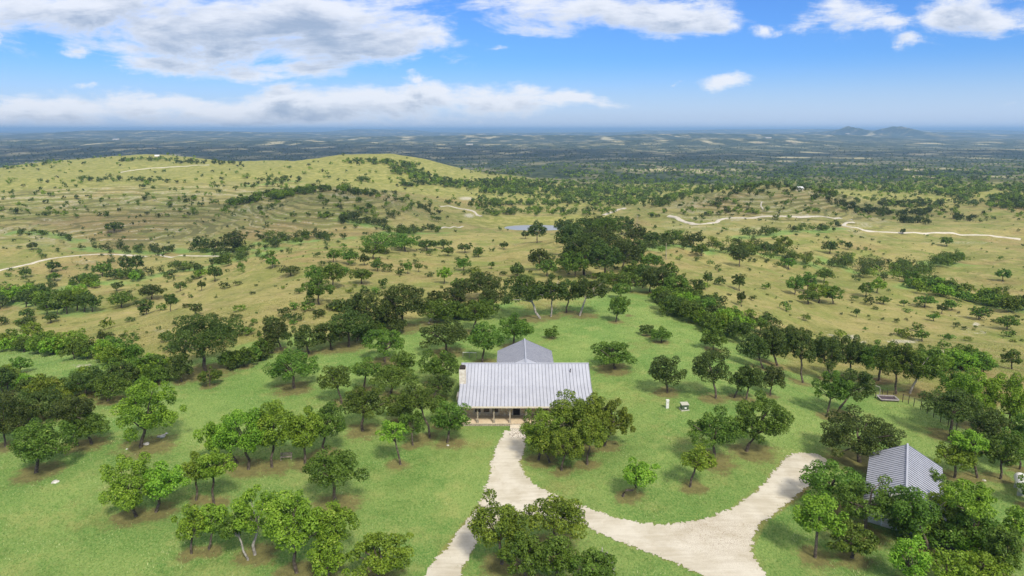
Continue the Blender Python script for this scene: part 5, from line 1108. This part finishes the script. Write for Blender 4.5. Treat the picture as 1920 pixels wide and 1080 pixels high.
# rocks
def rock_ob(px, py, s, lab, n=1):
    x, y, z = G(px, py); m = MB(); rg = np.random.default_rng(int(px))
    for k in range(n):
        import bmesh
        bmm = bmesh.new(); bmesh.ops.create_icosphere(bmm, subdivisions=2, radius=s * rg.uniform(.6, 1)); off = Vector((rg.uniform(-1, 1) * s * 1.2, rg.uniform(-1, 1) * s, s * .1)) * (k > 0)
        ph = rg.random(3) * 6
        for v_ in bmm.verts: v_.co *= 1 + .22 * math.sin(v_.co.x * 5 / s + ph[0]) * math.sin(v_.co.y * 4 / s + ph[1]); v_.co.z *= .55
        m.add([v_.co + off for v_ in bmm.verts], [tuple(v_.index for v_ in f_.verts) for f_ in bmm.faces]); bmm.free()
    tag(m.build("rock", LIME, None, (x, y, z)), lab, "rock", "limestone rocks on the lawns")
LIME = simple("limestone_rock", (0.40, 0.38, 0.33), (0.66, 0.64, 0.58), 4, .9, bump=.05)
rock_ob(302, 819, .38, "heap of pale rocks right of the yellow-green oak's foot", 4); rock_ob(312, 813, .3, "single pale rock just beyond the heap by the yellow-green oak", 1)
rock_ob(275, 832, .35, "low rocks at the foot of the yellow-green oak", 3); rock_ob(238, 842, .22, "small flat stone on the grass left of the yellow-green oak's trunk", 1)
rock_ob(104, 904, .45, "flat pale stone lying alone in the left lawn", 1); rock_ob(840, 835, .2, "little white stone under the oak at the left end of the porch", 1)
rock_ob(1846, 901, .25, "pale stone right of the two-trunk oaks behind the small building", 1)
# grey dead branch by the bottom edge
x, y, z = G(1150, 1096); m = MB()
base = [(.0, -.3, .1), (.10, .3, .7), (.02, .7, 1.3), (-.25, 1.0, 1.9), (-.62, 1.3, 2.35), (-1.1, 1.5, 2.6)]
m.tube(base, [.12, .10, .09, .09, .06, .03], 6)
for k in range(34):
    f = rng.uniform(.1, .95) * 4.9; i = int(f); p = Vector(base[i]).lerp(Vector(base[i + 1]), f - i); q = p + Vector((rng.uniform(-.35, .25), rng.uniform(-.2, .3), rng.uniform(-.3, .4))); m.tube([p, p.lerp(q, .5) + Vector((0, 0, .08)), q], [.06, .045, .02], 5)
tag(m.build("dead_branch", simple("grey_dead_wood", (0.12, 0.11, 0.10), (0.48, 0.45, 0.42), 7, .95), None, (x, y, z), smooth=True), "curved grey dead branch arching beside the bottom centre trees", "branch")
# bare white twigs over the small building's tree
x, y, z = G(1716, 1010); m = MB()
for k in range(9):
    a_ = rng.uniform(-1.2, 1.2); p = Vector((0, 0, 2.2)); q = p + Vector((math.sin(a_) * 1.4, -.6, 1.1 + rng.random() * .9)); m.tube([p, p.lerp(q, .5) + Vector((.1, 0, .15)), q], [.05, .04, .02], 5)
m.tube([(0, 0, -.2), (.1, .1, 1.1), (0, 0, 2.25)], [.09, .08, .06], 6)
tag(m.build("dead_tree", BARK_PALE, None, (x, y - 1.5, z + 1.4), smooth=True), "bare whitish twigs showing in the oaks before the small building", "dead tree")
# poles and far buildings
for px, py, hh, lab in ((1194, 431, 9.5, "tall thin wooden pole on the saddle beyond the ridge tip"), (1249, 487, 6.5, "short leaning pole on the ridge shoulder")):
    x, y, z = G(px, py); o = empty("utility_pole", (x, y, z)); tag(o, lab, "pole"); m = MB(); m.tube([(0, 0, -.5), (-.3 if hh < 8 else 0, 0, hh)], [.16, .11], 8); m.build("pole", WOOD, o)
    if hh > 8: m = MB(); m.box(-1.1, 1.1, -.06, .06, hh - .9, hh - .75); m.build("crossarm", WOOD, o)
def small_house(px, py, w, d, h, lab):
    x, y, z = G(px, py); o = empty("farm_building", (x, y, z), .2); tag(o, lab, "building"); m = MB(); m.box(-w / 2, w / 2, -d / 2, d / 2, -2, h); m.build("wall", CREAM, o)
    m = MB(); roof_plane(m, (-w / 2 - .4, -d / 2 - .4, h), (w / 2 + .4, -d / 2 - .4, h), (w / 2 + .4, 0, h + 1.6), (-w / 2 - .4, 0, h + 1.6)); roof_plane(m, (w / 2 + .4, d / 2 + .4, h), (-w / 2 - .4, d / 2 + .4, h), (-w / 2 - .4, .002, h + 1.6), (w / 2 + .4, .002, h + 1.6)); m.build("roof", WHITE, o)
small_house(1497, 357, 7, 4, 2.0, "white-roofed farm building beyond the tan hill on the right")
small_house(295, 294, 7, 5, 1.6, "tiny white building on the crest of the far left hill")
for px, py, w, lab in ((218, 262, 60, "bright white speck of a building left of everything on the far plain"), (880, 272, 50, "white building on the plain above the pond, in the hazy blue"), (1440, 259, 60, "far white building on the plain left of the two peaks"), (1590, 251, 70, "pale building at the foot of the left peak")):
    small_house(px, py, w, w * .4, w * .1 + 2, lab)

# ------------------------------------------------------------------ low clouds overhead, their shadows drifting over slope and plain
t = pbr("cloud_vapour", (0.9, 0.9, 0.92), 1.0, 0, 0); t.p.inputs['Alpha'].default_value = .42; CLOUDM = t.m
def cloud(gx, gy, rx, ry, alt, seed, lab):
    k = alt / math.tan(R(SUN_EL)); cx, cy = gx + math.sin(R(SUN_AZ)) * k, gy + math.cos(R(SUN_AZ)) * k
    n_, m_ = 72, 20; rg = np.random.default_rng(seed); V = []; ph = rg.random(6) * 6.28
    for j in range(m_ + 1):
        th = math.pi * j / m_
        for i in range(n_):
            a = 2 * math.pi * i / n_; lob = 1 + .16 * math.sin(3 * a + ph[0]) + .10 * math.sin(7 * a + ph[1]) + .06 * math.sin(13 * a + ph[2])
            r = math.sin(th) ** .6 * lob; zz = math.cos(th) * (1 if th < math.pi / 2 else .35) * (1 + .25 * math.sin(5 * a + 3 * th + ph[3]))
            V.append((r * math.cos(a) * rx, r * math.sin(a) * ry, zz * min(rx, ry) * .28))
    F = [(j * n_ + i, (j + 1) * n_ + i, (j + 1) * n_ + (i + 1) % n_, j * n_ + (i + 1) % n_) for j in range(m_) for i in range(n_)]
    me = bpy.data.meshes.new("cloud"); me.from_pydata(V, [], F); me.update(); me.materials.append(CLOUDM); me.polygons.foreach_set("use_smooth", np.ones(len(F), bool))
    tag(link("cloud", me, None, (cx, cy, alt)), lab, kind='stuff')
cloud(-2300, 3600, 2500, 1500, 1150, 3, "low grey cloud over the dark woods on the left plain")
cloud(300, 3000, 900, 600, 1000, 5, "small low cloud over the centre of the plain")
cloud(2300, 3300, 1200, 450, 1100, 7, "long low cloud over the right plain")
cloud(-190, 500, 200, 85, 600, 9, "small low cloud over the brown terraced slope")
cloud(250, 560, 170, 55, 600, 11, "small low cloud over the tan hill on the right")
